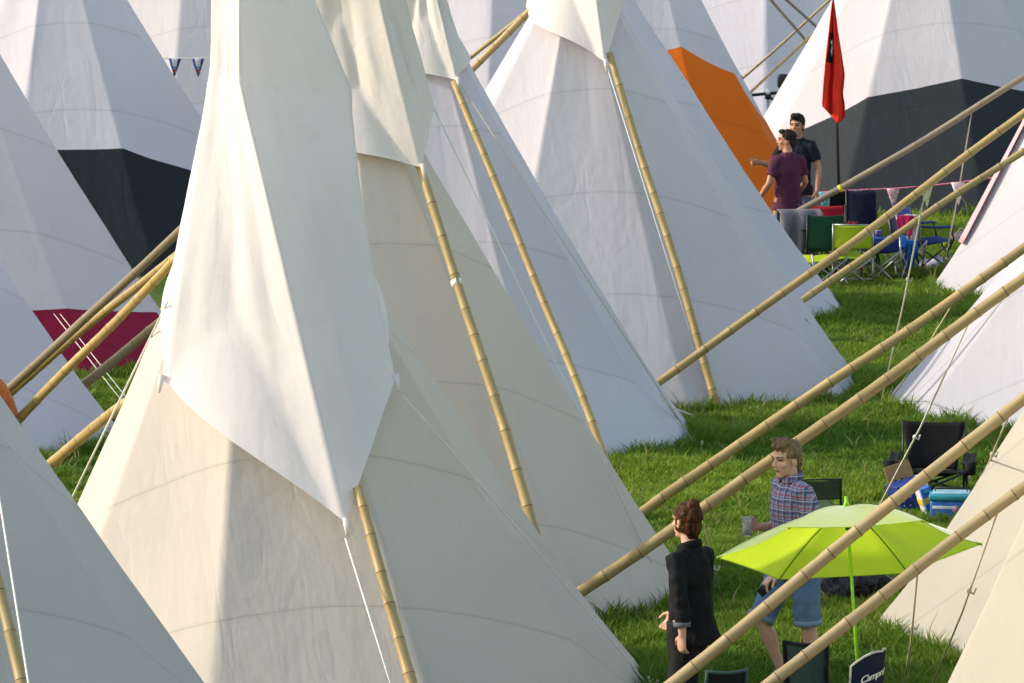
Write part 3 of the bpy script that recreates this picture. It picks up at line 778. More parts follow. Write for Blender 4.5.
SK1 = skin_mat('fair_skin', (.60, .37, .27)); SK2 = skin_mat('tanned_skin', (.42, .22, .14))
H_BR = hair_mat('brown_hair', (.075, .046, .024), (.32, .20, .105)); H_DK = hair_mat('dark_hair', (.008, .006, .005), (.035, .024, .018)); H_AU = hair_mat('auburn_hair', (.014, .006, .003), (.11, .042, .014))
DENIM = cloth_mat('denim', (.10, .17, .30), .3, 300, (.16, .25, .40)); BLACKC = cloth_mat('black_cotton', (.0065, .007, .009), .3, 100); CHARC = cloth_mat('charcoal_cotton', (.011, .012, .014), .3, 100); CUFF = cloth_mat('grey_cuff', (.11, .13, .16)); PURP = cloth_mat('plum_jersey', (.080, .022, .046), .2, 90); NAVYC = cloth_mat('navy_jersey', (.010, .013, .022), .25, 90)
JEANS = cloth_mat('dark_denim', (.10, .14, .22), .3, 200); TRAIN = plain('white_trainers', (.6, .6, .58), .6); DKSHOE = plain('black_shoes', (.02, .02, .02), .5)
PLAID = plaid_mat()

def man_plaid():
    J = dict(head=(0, .075, 1.645), yaw=R(14), pitch=R(7), lean=.05,
             elbow=((-.27, -.05, 1.13), (.24, .02, 1.13)), wrist=((-.25, .25, .90), (.17, .22, 1.16)),
             hand=(((.1, .75, -.65), (1, 0, .0), (.7, .3, -.5), -1, .55), ((-.25, .95, .12), (0, .0, 1), (-1, .1, 0), 1, .52)),
             hip=((-.095, -.03, .93), (.095, .02, .93)), knee=((-.10, -.05, .50), (.10, .22, .52)), ankle=((-.10, -.10, .085), (.10, .06, .15)),
             toe=((0, 1, 0), (0, 1, -.5)))
    root, S, P, E, sh, k = person('young man in a plaid shirt and denim shorts striding left with a plastic cup', gp(795, 693), R(110), 1.765, J, SK1, H_BR, 'people walking between the tents')
    t = torso_shell(S, k, [(.86, .0, .182, .145), (.95, .0, .180, .142), (1.06, .01, .175, .142), (1.18, .015, .180, .145), (1.30, .02, .198, .155), (1.39, .025, .192, .142), (1.45, .03, .135, .105), (1.485, .03, .078, .076)])
    sl_ = []
    for i in (0, 1):
        e_, w_ = S(J['elbow'][i]), S(J['wrist'][i]); sl_.append(tube([S((0, .02, 1.43)).lerp(sh[i], .55), sh[i], sh[i].lerp(e_, .5), e_, e_.lerp(w_, .22)], [.080 * k, .086 * k, .078 * k, .070 * k, .064 * k], 16))
    sh_ = remeshed('plaid_shirt', [t] + sl_, .008, [PLAID], root, 3, .013, 7, seed=2)
    nk = S((0, .03, 1.50)); col_pts = [nk + Vector((.078 * cos(a), .01 + .080 * sin(a), .022 - .022 * sin(a))) for a in np.linspace(R(110), R(430), 22)]
    MB().add(*tube(col_pts, [(.026, .008)] * 22, 10, side=(0, 0, 1))).build('collar', PLAID, sh_)
    for i in (0, 1):
        e_, w_ = S(J['elbow'][i]), S(J['wrist'][i]); a = e_.lerp(w_, .16); b = e_.lerp(w_, .32)
        MB().add(*tube([a, b], [.063, .062], 16)).build('rolled_cuff', PLAID, sh_)
    pel = torso_shell(S, k, [(.84, 0, .165, .135), (.90, 0, .182, .145), (.98, 0, .172, .135), (1.02, 0, .168, .130)])
    lg = []
    for i in (0, 1):
        h_, kn = S(J['hip'][i]), S(J['knee'][i]); lg.append(tube([h_ + Vector((0, 0, .04)), h_.lerp(kn, .4), h_.lerp(kn, 1.0)], [.108 * k, .102 * k, .092 * k], 18))
    so_ = remeshed('denim_shorts', [pel] + lg, .008, [DENIM], root, 3, .011, 8, seed=5)
    for i in (0, 1):
        h_, kn = S(J['hip'][i]), S(J['knee'][i]); MB().add(*tube([h_.lerp(kn, .93), h_.lerp(kn, 1.02)], [.099 * k, .097 * k], 20)).build('turned_up_hem', cloth_mat('pale_denim', (.20, .28, .40), .2, 300), so_)
        shoe(root, S(J['ankle'][i]), J['toe'][i], TRAIN)
    hr = [E((0, -.022, .050), (.082, .098, .086)), E((0, -.07, -.005), (.066, .042, .075)), E((0, .038, .112), (.062, .058, .034)), E((0, .070, .108), (.050, .030, .024)),
          E((-.072, -.015, .04), (.014, .035, .045)), E((.072, -.015, .04), (.014, .035, .045))]
    for j in range(26):
        a = random.uniform(0, 2 * pi); r_ = random.uniform(.0, .06)
        hr.append(tube([P(r_ * cos(a), .0 + r_ * sin(a) * 1.2, .115), P(r_ * cos(a) * 1.2, .025 + r_ * sin(a) * 1.2, .142), P(r_ * cos(a) * 1.2, .045 + r_ * sin(a) * 1.2, .150)], [.014, .010, .005], 6))
    remeshed('hair', hr, .005, [H_BR], root, 1, .006, 40, seed=3)
    # what he holds: separate things
    W_ = Matrix.Translation(root.location) @ Matrix.Rotation(R(110), 4, 'Z')
    w1 = W_ @ S(J['wrist'][1]); hd = (W_.to_3x3() @ Vector(J['hand'][1][0])).normalized()
    cpos = w1 + hd * .105 + W_.to_3x3() @ Vector((-.035, 0, 0))
    m, tt, p = nodes('clear_plastic'); p.inputs['Base Color'].default_value = (.9, .92, .9, 1); p.inputs['Transmission Weight'].default_value = .75; p.inputs['Roughness'].default_value = .15; p.inputs['IOR'].default_value = 1.2
    cup = empty('plastic_cup', cpos - Vector((0, 0, .06)), 'clear plastic cup of dark drink in the plaid man\'s raised hand', 'cup')
    prof = [(.029, 0), (.033, .05), (.040, .125), (.043, .128), (.0385, .126), (.031, .05), (.027, .004)]
    V, F = [], []
    for r_, z_ in prof:
        for q in range(20): V.append((r_ * cos(2 * pi * q / 20), r_ * sin(2 * pi * q / 20), z_))
    for a in range(len(prof) - 1):
        for q in range(20): F.append((a * 20 + q, a * 20 + (q + 1) % 20, (a + 1) * 20 + (q + 1) % 20, (a + 1) * 20 + q))
    F.append(tuple(range(20))[::-1]); F.append(tuple(range(120, 140)))
    MB().add(V, F).build('cup_wall', m, cup)
    MB().add(*tube([(0, 0, .006), (0, 0, .052)], [.0255, .0295], 18)).build('drink', plain('dark_drink', (.05, .018, .01), .1, .1, 10, 0), cup)
    w0 = W_ @ S(J['wrist'][0]); hd = (W_.to_3x3() @ Vector(J['hand'][0][0])).normalized()
    ph = empty('phone', w0 + hd * .13, 'small black phone held in the plaid man\'s lowered hand', 'phone')
    rt_ = hd.to_track_quat('X', 'Z').to_matrix()
    MB().add(*box((.03, 0, -.01), (.14, .012, .07), .006, rt_)).build('phone_case', plain('black_plastic', (.012, .012, .014), .3, .1, 20, 0), ph)
    MB().add(*box((.03, .0, -.01) , (.12, .014, .06), .003, rt_)).build('screen', plain('dark_glass', (.02, .02, .025), .08, 0, 10, 0), ph)
man_plaid()

def woman():
    J = dict(head=(0, .045, 1.645), yaw=R(-2), pitch=R(0), lean=.02, shw=.150, shz=1.405,
             elbow=((-.215, -.11, 1.13), (.205, .05, 1.12)), wrist=((-.215, -.12, .90), (.13, .28, .97)),
             hand=(((.05, .12, -1), (0, 1, .2), (1, 0, 0), 1, .38), ((0, .45, -.85), (0, .8, .5), (-1, 0, -.2), 1, .5)),
             hip=((-.085, 0, .93), (.085, 0, .93)), knee=((-.09, -.04, .50), (.09, .18, .52)), ankle=((-.09, -.22, .12), (.09, .16, .09)), toe=((0, 1, -.4), (0, 1, 0)))
    root, S, P, E, sh, k = person('woman in black with auburn hair in a bun, walking left seen from behind', gp(690, 758), R(46), 1.68, J, SK1, H_AU, 'people walking between the tents', True, .9)
    t = torso_shell(S, k, [(.79, -.05, .185, .185), (.92, -.025, .175, .158), (1.05, -.01, .165, .142), (1.18, .0, .156, .130), (1.30, .005, .160, .132), (1.37, .01, .148, .12), (1.43, .01, .105, .092), (1.50, .012, .068, .068)])
    sl_ = []
    for i in (0, 1):
        e_, w_ = S(J['elbow'][i]), S(J['wrist'][i]); sl_.append(tube([S((0, .01, 1.42)).lerp(sh[i], .55), sh[i], sh[i].lerp(e_, .5), e_, e_.lerp(w_, .62 if i == 0 else .75)], [.064 * k, .068 * k, .064 * k, .062 * k, .054 * k], 16))
    tn = remeshed('black_tunic', [t] + sl_, .008, [BLACKC], root, 3, .017, 6, seed=8)
    e_, w_ = S(J['elbow'][0]), S(J['wrist'][0]); MB().add(*tube([e_.lerp(w_, .60), e_.lerp(w_, .74)], [.058, .056], 16)).build('cuff', CUFF, tn)
    nk = S((0, .015, 1.485)); pts = [nk + Vector((.074 * cos(a), .078 * sin(a), -.004 - .028 * sin(a))) for a in np.linspace(R(115), R(425), 20)]
    MB().add(*tube(pts, [(.026, .008)] * 20, 10, side=(0, 0, 1))).build('collar', BLACKC, tn)
    pel = torso_shell(S, k, [(.80, 0, .16, .13), (.90, 0, .17, .14), (1.0, 0, .15, .12)]); lg = []
    for i in (0, 1):
        h_, kn, an = S(J['hip'][i]), S(J['knee'][i]), S(J['ankle'][i]); lg.append(tube([h_ + Vector((0, 0, .04)), h_.lerp(kn, .5), kn, kn.lerp(an, .5), kn.lerp(an, .88)], [.112 * k, .105 * k, .088 * k, .085 * k, .085 * k], 18))
    remeshed('black_trousers', [pel] + lg, .009, [CHARC], root, 3, .010, 7, seed=9)
    for i in (0, 1): shoe(root, S(J['ankle'][i]), J['toe'][i], DKSHOE)
    hr = [E((0, -.022, .045), (.086, .104, .092)), E((0, -.055, -.02), (.074, .060, .085)), E((0, -.06, -.075), (.045, .035, .04)), E((-.066, -.01, -.0), (.02, .045, .065)), E((.066, -.01, -.0), (.02, .045, .065)),
          E((0, -.062, .122), (.046, .044, .036)), E((.012, -.07, .134), (.03, .03, .022))]
    remeshed('hair', hr, .0055, [H_AU], root, 1, .008, 30, seed=12)
woman()

def far_man(label, loc, rz, Hm, J, top, bottoms, hm, skin, hairs, nm):
    J['voxel'] = .0075
    root, S, P, E, sh, k = person(label, loc, rz, Hm, J, skin, hm, 'men talking by the camping chairs', False, 1.05)
    t = torso_shell(S, k, [(.83, 0, .192, .158), (1.02, 0, .165, .126), (1.15, .0, .158, .122), (1.29, .0, .178, .134), (1.37, -.0, .166, .124), (1.44, .0, .115, .098), (1.51, .005, .074, .074)])
    sl_ = []
    for i in (0, 1):
        e_ = S(J['elbow'][i]); sl_.append(tube([S((0, 0, 1.43)).lerp(sh[i], .55), sh[i], sh[i].lerp(e_, .35), sh[i].lerp(e_, .66)], [.070 * k, .074 * k, .068 * k, .064 * k], 16))
    remeshed(nm, [t] + sl_, .009, [top], root, 3, .012, 7, seed=rz)
    pel = torso_shell(S, k, [(.82, 0, .15, .11), (.90, 0, .155, .115), (.99, 0, .14, .105)]); lg = []
    for i in (0, 1):
        h_, kn, an = S(J['hip'][i]), S(J['knee'][i]), S(J['ankle'][i]); lg.append(tube([h_ + Vector((0, 0, .04)), h_.lerp(kn, .5), kn, kn.lerp(an, .5), kn.lerp(an, .92)], [.076 * k, .086 * k, .075 * k, .072 * k, .068 * k], 16))
    remeshed('jeans', [pel] + lg, .010, [bottoms], root, 3, .009, 7, seed=rz + 3)
    for i in (0, 1): shoe(root, S(J['ankle'][i]), J['toe'][i], DKSHOE)
    remeshed('hair', [E(*q) for q in hairs], .006, [hm], root, 1, .005, 40, seed=rz)
SHORT = [((0, -.022, .050), (.080, .097, .085)), ((0, -.07, -.005), (.064, .040, .07)), ((0, .045, .108), (.056, .045, .026)), ((-.071, -.01, .035), (.013, .03, .04)), ((.071, -.01, .035), (.013, .03, .04))]
FULL = [((0, -.022, .055), (.083, .100, .092)), ((0, -.07, -.005), (.066, .042, .07)), ((0, .05, .118), (.062, .046, .036)), ((-.072, -.005, .045), (.014, .032, .045)), ((.072, -.005, .045), (.014, .032, .045))]
far_man('man in a plum t-shirt seen from behind, head turned left', gp(787, 278), R(22), 1.67,
        dict(head=(0, .04, 1.645), yaw=R(62), elbow=((-.255, -.03, 1.15), (.25, .03, 1.14)), wrist=((-.31, .15, .95), (.20, .18, .98)),
             hand=(((.2, .8, -.4), (0, .3, 1), (1, 0, 0), 1, .5), ((-.3, .8, -.3), (0, .3, 1), (-1, 0, 0), 1, .5)),
             shz=1.415, shw=.160, hip=((-.09, 0, .93), (.09, 0, .93)), knee=((-.11, .02, .5), (.11, .02, .5)), ankle=((-.12, 0, .085), (.12, 0, .085)), toe=((-.2, 1, 0), (.2, 1, 0))),
        PURP, JEANS, H_DK, SK2, SHORT, 'plum_tshirt')
far_man('dark haired man in a navy t-shirt facing us and pointing left', gp(797, 263), R(160), 1.71,
        dict(head=(0, .03, 1.645), yaw=R(-4), elbow=((-.26, -.02, 1.14), (.31, .06, 1.17)), wrist=((-.265, .06, .89), (.40, .20, 1.21)),
             hand=(((0, .2, -1), (0, 1, .2), (1, 0, 0), 1, .35), ((.75, .5, .08), (0, .15, 1), (-.5, .8, 0), 1, .75, 1)),
             shz=1.415, shw=.160, hip=((-.09, 0, .93), (.09, 0, .93)), knee=((-.11, .02, .5), (.11, .02, .5)), ankle=((-.12, 0, .085), (.12, 0, .085)), toe=((-.2, 1, 0), (.2, 1, 0))),
        NAVYC, JEANS, H_DK, SK2, FULL, 'navy_tshirt')

# ------------------------------------------------------------------ camping gear
STEEL = plain('grey_steel', (.33, .34, .36), .35, .1, 60, .05, .7); BLKSTEEL = plain('black_steel', (.012, .012, .014), .4, .2, 60, .05)
def fab(name, col, **kw): return cloth_mat(name, col, .2, 150, **kw)
F_BLACK = fab('black_nylon', (.010, .010, .012)); F_GREEN = fab('bottle_green_nylon', (.012, .07, .038)); F_RED = fab('red_nylon', (.35, .012, .03)); F_LIME = fab('lime_nylon', (.36, .46, .02)); F_NAVY = fab('navy_nylon', (.010, .018, .045)); F_BLUE = fab('blue_nylon', (.012, .03, .16)); F_OLIVE = fab('olive_mesh', (.05, .075, .035)); F_SLATE = fab('slate_green_nylon', (.045, .075, .075))
def camp_chair(label, loc, rz, fabric, frame=BLKSTEEL, w=.52, dp=.46, sh=.42, bh=.88, arms=True, cup=True, taper=.0, fw=.010, director=False, group='folding camping chairs', arm_mat=None, ahd=.20, bw=None, trim=None):
    r = empty('camping_chair', loc, label, 'folding chair', group, rz); hw = w / 2; bw = bw or w; hb = bw / 2
    back0, tilt = -dp / 2, .16
    def yb(z): return back0 - tilt * (z - sh)
    def seatf(u, v):
        x = (u - .5) * w; y = -dp / 2 + dp * v
        return (x, y, sh + .03 * v - .05 * sin(pi * u) * (1 if not director else .4) * sin(pi * min(1, v + .1)))
    MB().add(*sheet(seatf, 10, 8, .010)).build('seat', fabric, r)
    z0 = sh + (.10 if director else -.01)
    def backf(u, v):
        z = z0 + (bh - z0) * v; ww = hb * (1 - taper * (1 - v))
        return ((u - .5) * 2 * ww, yb(z) - .035 * sin(pi * u) * (1 - .5 * v) + .004 * fbm(u * 4, v * 4, 0, 3), z - .012 * sin(pi * u) * v)
    bk = MB().add(*sheet(backf, 12, 12, .010)).build('backrest', fabric, r)
    f = MB(); T = lambda a, b, q=fw: f.add(*tube([a, b], [q, q], 8))
    ah = sh + ahd
    for s in (-1, 1):
        T((s * hb, yb(sh * .25 if not director else sh), sh * .25 if not director else sh), (s * hb, yb(bh), bh + .01))
        T((s * hw, dp / 2, .0), (s * hw, dp / 2, ah if arms else sh + .03)) if director else None
        if director: T((s * hw, -dp / 2, 0), (s * hw, -dp / 2, sh))
        # side crossing
        T((s * hw, dp / 2 + .03, .01), (s * hw, -dp / 2, sh + .0)); T((s * hw, -dp / 2 - .05, .01), (s * hw, dp / 2, sh + .03))
        if arms and not director: T((s * hw * 1.05, dp / 2, sh + .03), (s * hw * 1.08, dp / 2 - .04, ah))
        f.add(*ellipsoid((s * hw, dp / 2 + .03, .012), (.022, .022, .014), 8, 6)); f.add(*ellipsoid((s * hw, -dp / 2 - .05, .012), (.022, .022, .014), 8, 6))
    for y in (dp / 2 + .03, -dp / 2 - .05):
        yy = dp / 2 if y > 0 else -dp / 2
        T((-hw, y, .012), (hw, yy, sh + (.03 if y > 0 else 0))); T((hw, y + .012, .012), (-hw, yy + .012, sh + (.03 if y > 0 else 0)))
    if director:
        T((-hw, -dp / 2, .10), (hw, -dp / 2, .10)); T((-hb, yb(bh), bh), (hb, yb(bh), bh), fw * .8)
    f.build('frame', frame, r)
    if arms:
        am = arm_mat or fabric
        for s in (-1, 1):
            def armf(u, v, s=s):
                y = yb(ah) * (1 - v) + (dp / 2 - .02) * v
                return (s * hw * 1.06 + (u - .5) * .085 * (1 + .9 * max(0, v - .6)), y, ah + .03 * (1 - v) - .02 * sin(pi * v) - .012 * sin(pi * u))
            a = MB().add(*sheet(armf, 4, 8, .010)).build('armrest', am, r)
            if cup:
                MB().add(*tube([(s * hw * 1.14, dp / 2 - .03, ah - .10), (s * hw * 1.14, dp / 2 - .03, ah + .008), (s * hw * 1.14, dp / 2 - .03, ah + .004), (s * hw * 1.14, dp / 2 - .03, ah - .09)], [.042, .052, .046, .038], 14)).build('cup_holder', am, a)
    if trim:
        pts = [Vector(backf(0, v)) for v in np.linspace(0, 1, 8)] + [Vector(backf(u, 1)) for u in np.linspace(0, 1, 10)] + [Vector(backf(1, v)) for v in np.linspace(1, 0, 8)]
        MB().add(*tube([p + Vector((0, -.004, 0)) for p in pts], .012, 6)).build('piping', trim, bk)
    return r, backf
# near ones
camp_chair('black camping chair with cup holders standing in the grass before the white tent', gp(931, 500), R(172), F_BLACK, w=.60, sh=.24, bh=.63, taper=.22, bw=.52, ahd=.11)
camp_chair('olive mesh chair showing only its back behind the plaid man', gp(812, 560), R(8), F_OLIVE, w=.36, bh=.68, arms=False, director=True, fw=.008)
camp_chair('slate green folding chair in front of the plaid man\'s legs', gp(814, 757), R(-14), F_SLATE, w=.38, sh=.36, bh=.81, taper=.22, arms=False, trim=F_BLACK, bw=.29)
camp_chair('dark chair whose back edge just shows at the bottom by the woman', gp(713, 797), R(14), F_BLACK, w=.30, bh=.86, arms=False, bw=.26, trim=F_SLATE)
# chair with script lettering
def logo_chair():
    r = empty('camping_chair', gp(850, 772), 'navy folding chair with curved back and white script lettering by the parasol stick', 'folding chair', 'folding camping chairs', R(22))
    def out(u): return -.115 + .23 * u
    def top(u): return .78 + .075 * u - .04 * (2 * u - 1) ** 2 + (.02 if u > .9 else 0)
    def backf(u, v):
        z = .34 + (top(u) - .34) * v; return (out(u), -.22 - .12 * (z - .4) - .03 * sin(pi * u), z)
    bk = MB().add(*sheet(backf, 14, 14, .018)).build('backrest', F_NAVY, r)
    pale = plain('pale_piping', (.45, .45, .42), .6)
    MB().add(*tube([Vector(backf(0, v)) + Vector((-.006, 0, 0)) for v in np.linspace(0, 1, 10)] + [Vector(backf(u, 1)) + Vector((0, -.003, .006)) for u in np.linspace(0, 1, 16)], .008, 6)).build('piping', pale, bk)
    MB().add(*sheet(lambda u, v: (-.12 + .24 * u, -.22 + .42 * v, .36 - .02 * sin(pi * u)), 8, 8, .02)).build('seat', F_NAVY, r)
    f = MB()
    for s in (-1, 1):
        f.add(*tube([(s * .12, .22, .01), (s * .12, -.24, .40), (s * .12, -.26, .55)], .010, 8)); f.add(*tube([(s * .13, -.30, .01), (s * .13, .20, .36)], .010, 8))
    f.build('frame', STEEL, r)
    cu = bpy.data.curves.new('script', 'FONT'); cu.body = 'Campri'; cu.size = .062; cu.shear = .35; cu.extrude = .0012; cu.offset = .0008; cu.align_x = 'CENTER'; cu.space_character = .88
    o = bpy.data.objects.new('tmp', cu); COL.objects.link(o); dg = bpy.context.evaluated_depsgraph_get()
    me = bpy.data.meshes.new_from_object(o.evaluated_get(dg)); bpy.data.objects.remove(o); me.name = 'script_lettering'
    for v in me.vertices:
        x, z = v.co.x, v.co.y; zz = .655 + z + .30 * x
        u = (x + .012 + .115) / .23; p = Vector(backf(min(1, max(0, u)), .7)); y = -.22 - .12 * (zz - .4) - .03 * sin(pi * min(1, max(0, u)))
        v.co = (x + .012, y - .022 + v.co.z, zz)
    me.materials.append(plain('white_print', (.65, .66, .66), .6, .05, 40, 0)); lo = bpy.data.objects.new('script_lettering', me); COL.objects.link(lo); lo.parent = bk
logo_chair()

# parasol
def parasol():
    L = 1.62; B = gp(863, 745); tilt = R(22)
    r = empty('parasol', B, 'lime green parasol tilted away from us on a thin lime stick', 'parasol')
    rot = Matrix.Rotation(-tilt, 3, 'X') @ Matrix.Rotation(R(-3.0), 3, 'Y')
    Q = lambda x, y, z: rot @ Vector((x, y, z))
    m, t, p = nodes('lime_canopy'); c = (.66, .84, .03, 1)
    n = N(t, 'ShaderNodeTexNoise', Scale=9.0, Detail=4.0); t.links.new(coord(t), n.inputs['Vector'])
    cc = mixc(t, ramp(t, n.outputs[0], .3, .7), (.64, .82, .03), (.72, .88, .04))
    t.links.new(cc, p.inputs['Base Color']); p.inputs['Roughness'].default_value = .5; p.inputs['Sheen Weight'].default_value = 1.0; p.inputs['Specular IOR Level'].default_value = .7
    tr = t.nodes.new('ShaderNodeBsdfTranslucent'); t.links.new(cc, tr.inputs[0]); mx = N(t, 'ShaderNodeMixShader', Fac=.52)
    t.links.new(p.outputs[0], mx.inputs[1]); t.links.new(tr.outputs[0], mx.inputs[2]); t.links.new(mx.outputs[0], t.nodes['Material Output'].inputs[0])
    RR, drop = .885, .30; NS = 6; SUB = 8; V, F = [], []; ROW = 10
    def pt(k, tt, v):
        a0 = 2 * pi * k / NS; a1 = 2 * pi * (k + 1) / NS
        e0 = Vector((cos(a0), sin(a0), 0)); e1 = Vector((cos(a1), sin(a1), 0)); d = e0.lerp(e1, tt)
        z = L - drop * (v ** 1.55); sagz = -.035 * 4 * tt * (1 - tt) * sin(pi * v * .9)
        pull = 1 - .05 * 4 * tt * (1 - tt) * v ** 4
        return Q(d.x * RR * v * pull, d.y * RR * v * pull, z + sagz)
    for j in range(ROW + 1):
        for i in range(NS * SUB): V.append(pt(i // SUB, (i % SUB) / SUB, max(.015, j / ROW)))
    n_ = NS * SUB
    for j in range(ROW):
        for i in range(n_): F.append((j * n_ + i, (j + 1) * n_ + i, (j + 1) * n_ + (i + 1) % n_, j * n_ + (i + 1) % n_))
    cn = MB().add(V, F).build('canopy', m, r)
    hem = [pt(i // SUB, (i % SUB) / SUB, 1.0) for i in range(n_ + 1 - 1)]; hem.append(hem[0])
    MB().add(*tube(hem, .004, 5, caps=False)).build('hem', m, cn)
    lime = plain('lime_paint', (.28, .60, .03), .3, .1, 20, 0); dk = plain('dark_green_plastic', (.02, .12, .02), .4, .1, 20, 0); grey = plain('grey_rib', (.12, .22, .04), .4, .1, 20, 0)
    MB().add(*tube([Q(0, 0, -.05), Q(0, 0, .45)], .015, 10)).add(*tube([Q(0, 0, .44), Q(0, 0, L + .05)], .011, 10)).build('stick', lime, r)
    MB().add(*tube([Q(0, 0, .40), Q(0, 0, .47)], .021, 12)).add(*ellipsoid(Q(-.03, 0, .45), (.012, .012, .03), 8, 6)).build('joint', lime, r)
    MB().add(*tube([Q(0, 0, L - .16), Q(0, 0, L - .06), Q(0, 0, L - .03)], [.018, .028, .02], 12)).build('hub', dk, r)
    MB().add(*tube([Q(0, 0, L + .0), Q(0, 0, L + .03), Q(0, 0, L + .07)], [.03, .014, .010], 10)).build('finial', lime, r)
    for k in range(NS):
        MB().add(*tube([pt(k, 0, v) - rot @ Vector((0, 0, .012)) for v in np.linspace(.03, 1.0, 9)], .0045, 6)).build('rib', grey, r)
parasol()

# black bag heap beneath it
def bag_heap():
    c = gp(858, 604); parts = [ellipsoid((0, 0, .12), (.30, .20, .15)), ellipsoid((-.16, -.05, .10), (.18, .16, .13)), ellipsoid((.2, .02, .09), (.2, .17, .12)), ellipsoid((.05, -.08, .16), (.16, .12, .12)), ellipsoid((.12, .02, .2), (.1, .1, .08))]
    r = empty('holdall', c, 'crumpled shiny black bag lying on the grass under the lime parasol', 'bag')
    m, t, p = nodes('shiny_black_film'); p.inputs['Base Color'].default_value = (.010, .010, .012, 1); p.inputs['Roughness'].default_value = .22
    n = N(t, 'ShaderNodeTexNoise', Scale=16.0, Detail=5.0, Distortion=1.5); t.links.new(coord(t), n.inputs['Vector']); b = N(t, 'ShaderNodeBump', Strength=1.0, Distance=.06); t.links.new(n.outputs[0], b.inputs['Height']); t.links.new(b.outputs[0], p.inputs['Normal'])
    remeshed('bag_body', parts, .014, [m], r, 2, .035, 9, seed=4)
    MB().add(*tube([(-.2, -.1, .2), (-.12, -.12, .30), (.0, -.13, .31), (.08, -.12, .24)], [(.016, .004)] * 4, 8)).build('strap', F_BLACK, r)
    # aluminium kit on top
    MB().add(*box((-.1, -.02, .27), (.14, .08, .02), .006, Matrix.Rotation(.5, 3, 'Y'))).build('buckle', plain('pale_buckle', (.35, .36, .38), .3, .1, 20, 0, .6), r)
bag_heap()

# boxes by the black chair
CARD = plain('brown_card', (.32, .18, .08), .8, .15, 20, .05); BOXBLUE = plain('blue_print', (.012, .03, .20), .45, .25, 14, .02); WHITE_P = plain('white_print', (.62, .64, .68), .5, .1, 20, 0); YEL = plain('yellow_print', (.72, .48, .02), .5, .1, 20, 0); TEAL = plain('teal_plastic', (.03, .26, .32), .4, .15, 8, 0); PALEB = plain('pale_blue_plastic', (.30, .50, .60), .4, .15, 10, 0); MIDB = plain('mid_blue_print', (.03, .12, .45), .45, .3, 18, 0)
def gear_boxes():
    rz = R(24)
    r = empty('beer_box', gp(908, 513), 'blue drinks box with a white stripe tipped open in front of the black chair', 'box', None, rz)
    rt_ = Matrix.Rotation(R(-14), 3, 'Y')
    MB().add(*box((0, 0, .15), (.27, .20, .24), .006, rt_)).build('box_body', BOXBLUE, r)
    MB().add(*box((.0, 0, .215), (.274, .204, .035), .003, rt_)).add(*box((.0, 0, .262), (.274, .204, .014), .003, rt_)).build('printed_stripe', WHITE_P, r)
    fl = MB().add(*box((-.02, .14, .335), (.24, .012, .13), .003, Matrix.Rotation(R(-14), 3, 'Y') @ Matrix.Rotation(R(-18), 3, 'X'))).build('open_flap', CARD, r)
    for j in range(7): MB().add(*ellipsoid((-.09 + .03 * (j % 4), -.103, .08 + .035 * (j % 3)), (.006, .003, .006), 6, 4)).build('printed_star', WHITE_P, r) if j % 2 == 0 else None
    r = empty('drinks_carton', gp(927, 519), 'tall blue carton with yellow panel leaning beside the drinks box', 'carton', None, R(20))
    rt_ = Matrix.Rotation(R(-20), 3, 'Y')
    MB().add(*box((0, 0, .14), (.10, .10, .26), .005, rt_)).build('carton_body', MIDB, r)
    MB().add(*box((-.015, 0, .16), (.104, .104, .055), .002, rt_)).build('yellow_panel', YEL, r)
    MB().add(*box((-.052, -.002, .14), (.012, .106, .262), .002, rt_)).build('white_edge', WHITE_P, r)
    MB().add(*ellipsoid((-.03, -.045, .235), (.03, .012, .022), 12, 8)).build('printed_badge', TEAL, r)
    r = empty('cool_box', gp(951, 523), 'blue and white cool box with teal lid beside the cream tent', 'cool box', None, R(-6))
    MB().add(*box((0, 0, .10), (.34, .24, .20), .02)).build('box_body', MIDB, r)
    MB().add(*box((0, 0, .225), (.36, .26, .05), .015)).build('lid', TEAL, r)
    MB().add(*box((0, 0, .256), (.30, .20, .016), .006)).build('lid_inset', PALEB, r)
    MB().add(*box((-.06, 0, .145), (.18, .246, .026), .004)).build('printed_stripe', WHITE_P, r)
    MB().add(*tube([(.05, -.122, .13), (.05, -.128, .13)], [.035, .034], 16)).build('printed_badge', plain('rusty_print', (.25, .14, .16), .5), r)
    MB().add(*tube([(-.13, 0, .25), (-.13, 0, .29), (.13, 0, .29), (.13, 0, .25)], .009, 8)).build('handle', BLKSTEEL, r)
gear_boxes()

# far group
camp_chair('bottle green camping chair next to the grey towel, back towards us', gp(821, 284), R(6), F_GREEN, w=.40, bh=.80, taper=.0, cup=False)
camp_chair('red camping chair mostly hidden behind the bottle green one', gp(826, 277), R(-12), F_RED, w=.52, bh=.84, cup=False)
camp_chair('low lime chair seat in front of the bottle green chair', gp(820, 290), R(-60), F_LIME, STEEL, w=.42, sh=.34, bh=.42, arms=False, taper=.0)
camp_chair('lime green director chair with grey crossed legs', gp(853, 286), R(-4), F_LIME, STEEL, w=.44, dp=.42, sh=.34, bh=.71, director=True, arms=False)
camp_chair('black chair standing behind the lime director chair', gp(843, 268), R(10), F_BLACK, w=.46, bh=.92, cup=False, arms=False)
camp_chair('tall navy chair behind the floral pennant', gp(863, 270), R(-8), F_NAVY, w=.34, bh=.94, cup=False, arms=False)
camp_chair('grey framed chair heaped with blue clothes', gp(886, 284), R(-20), F_BLUE, STEEL, w=.46, sh=.40, bh=.55, cup=False, arms=False)
camp_chair('blue camping chair at the right of the group, facing the pink edged tent', gp(926, 273), R(-72), F_BLUE, w=.50, bh=.78, sh=.36, cup=False)
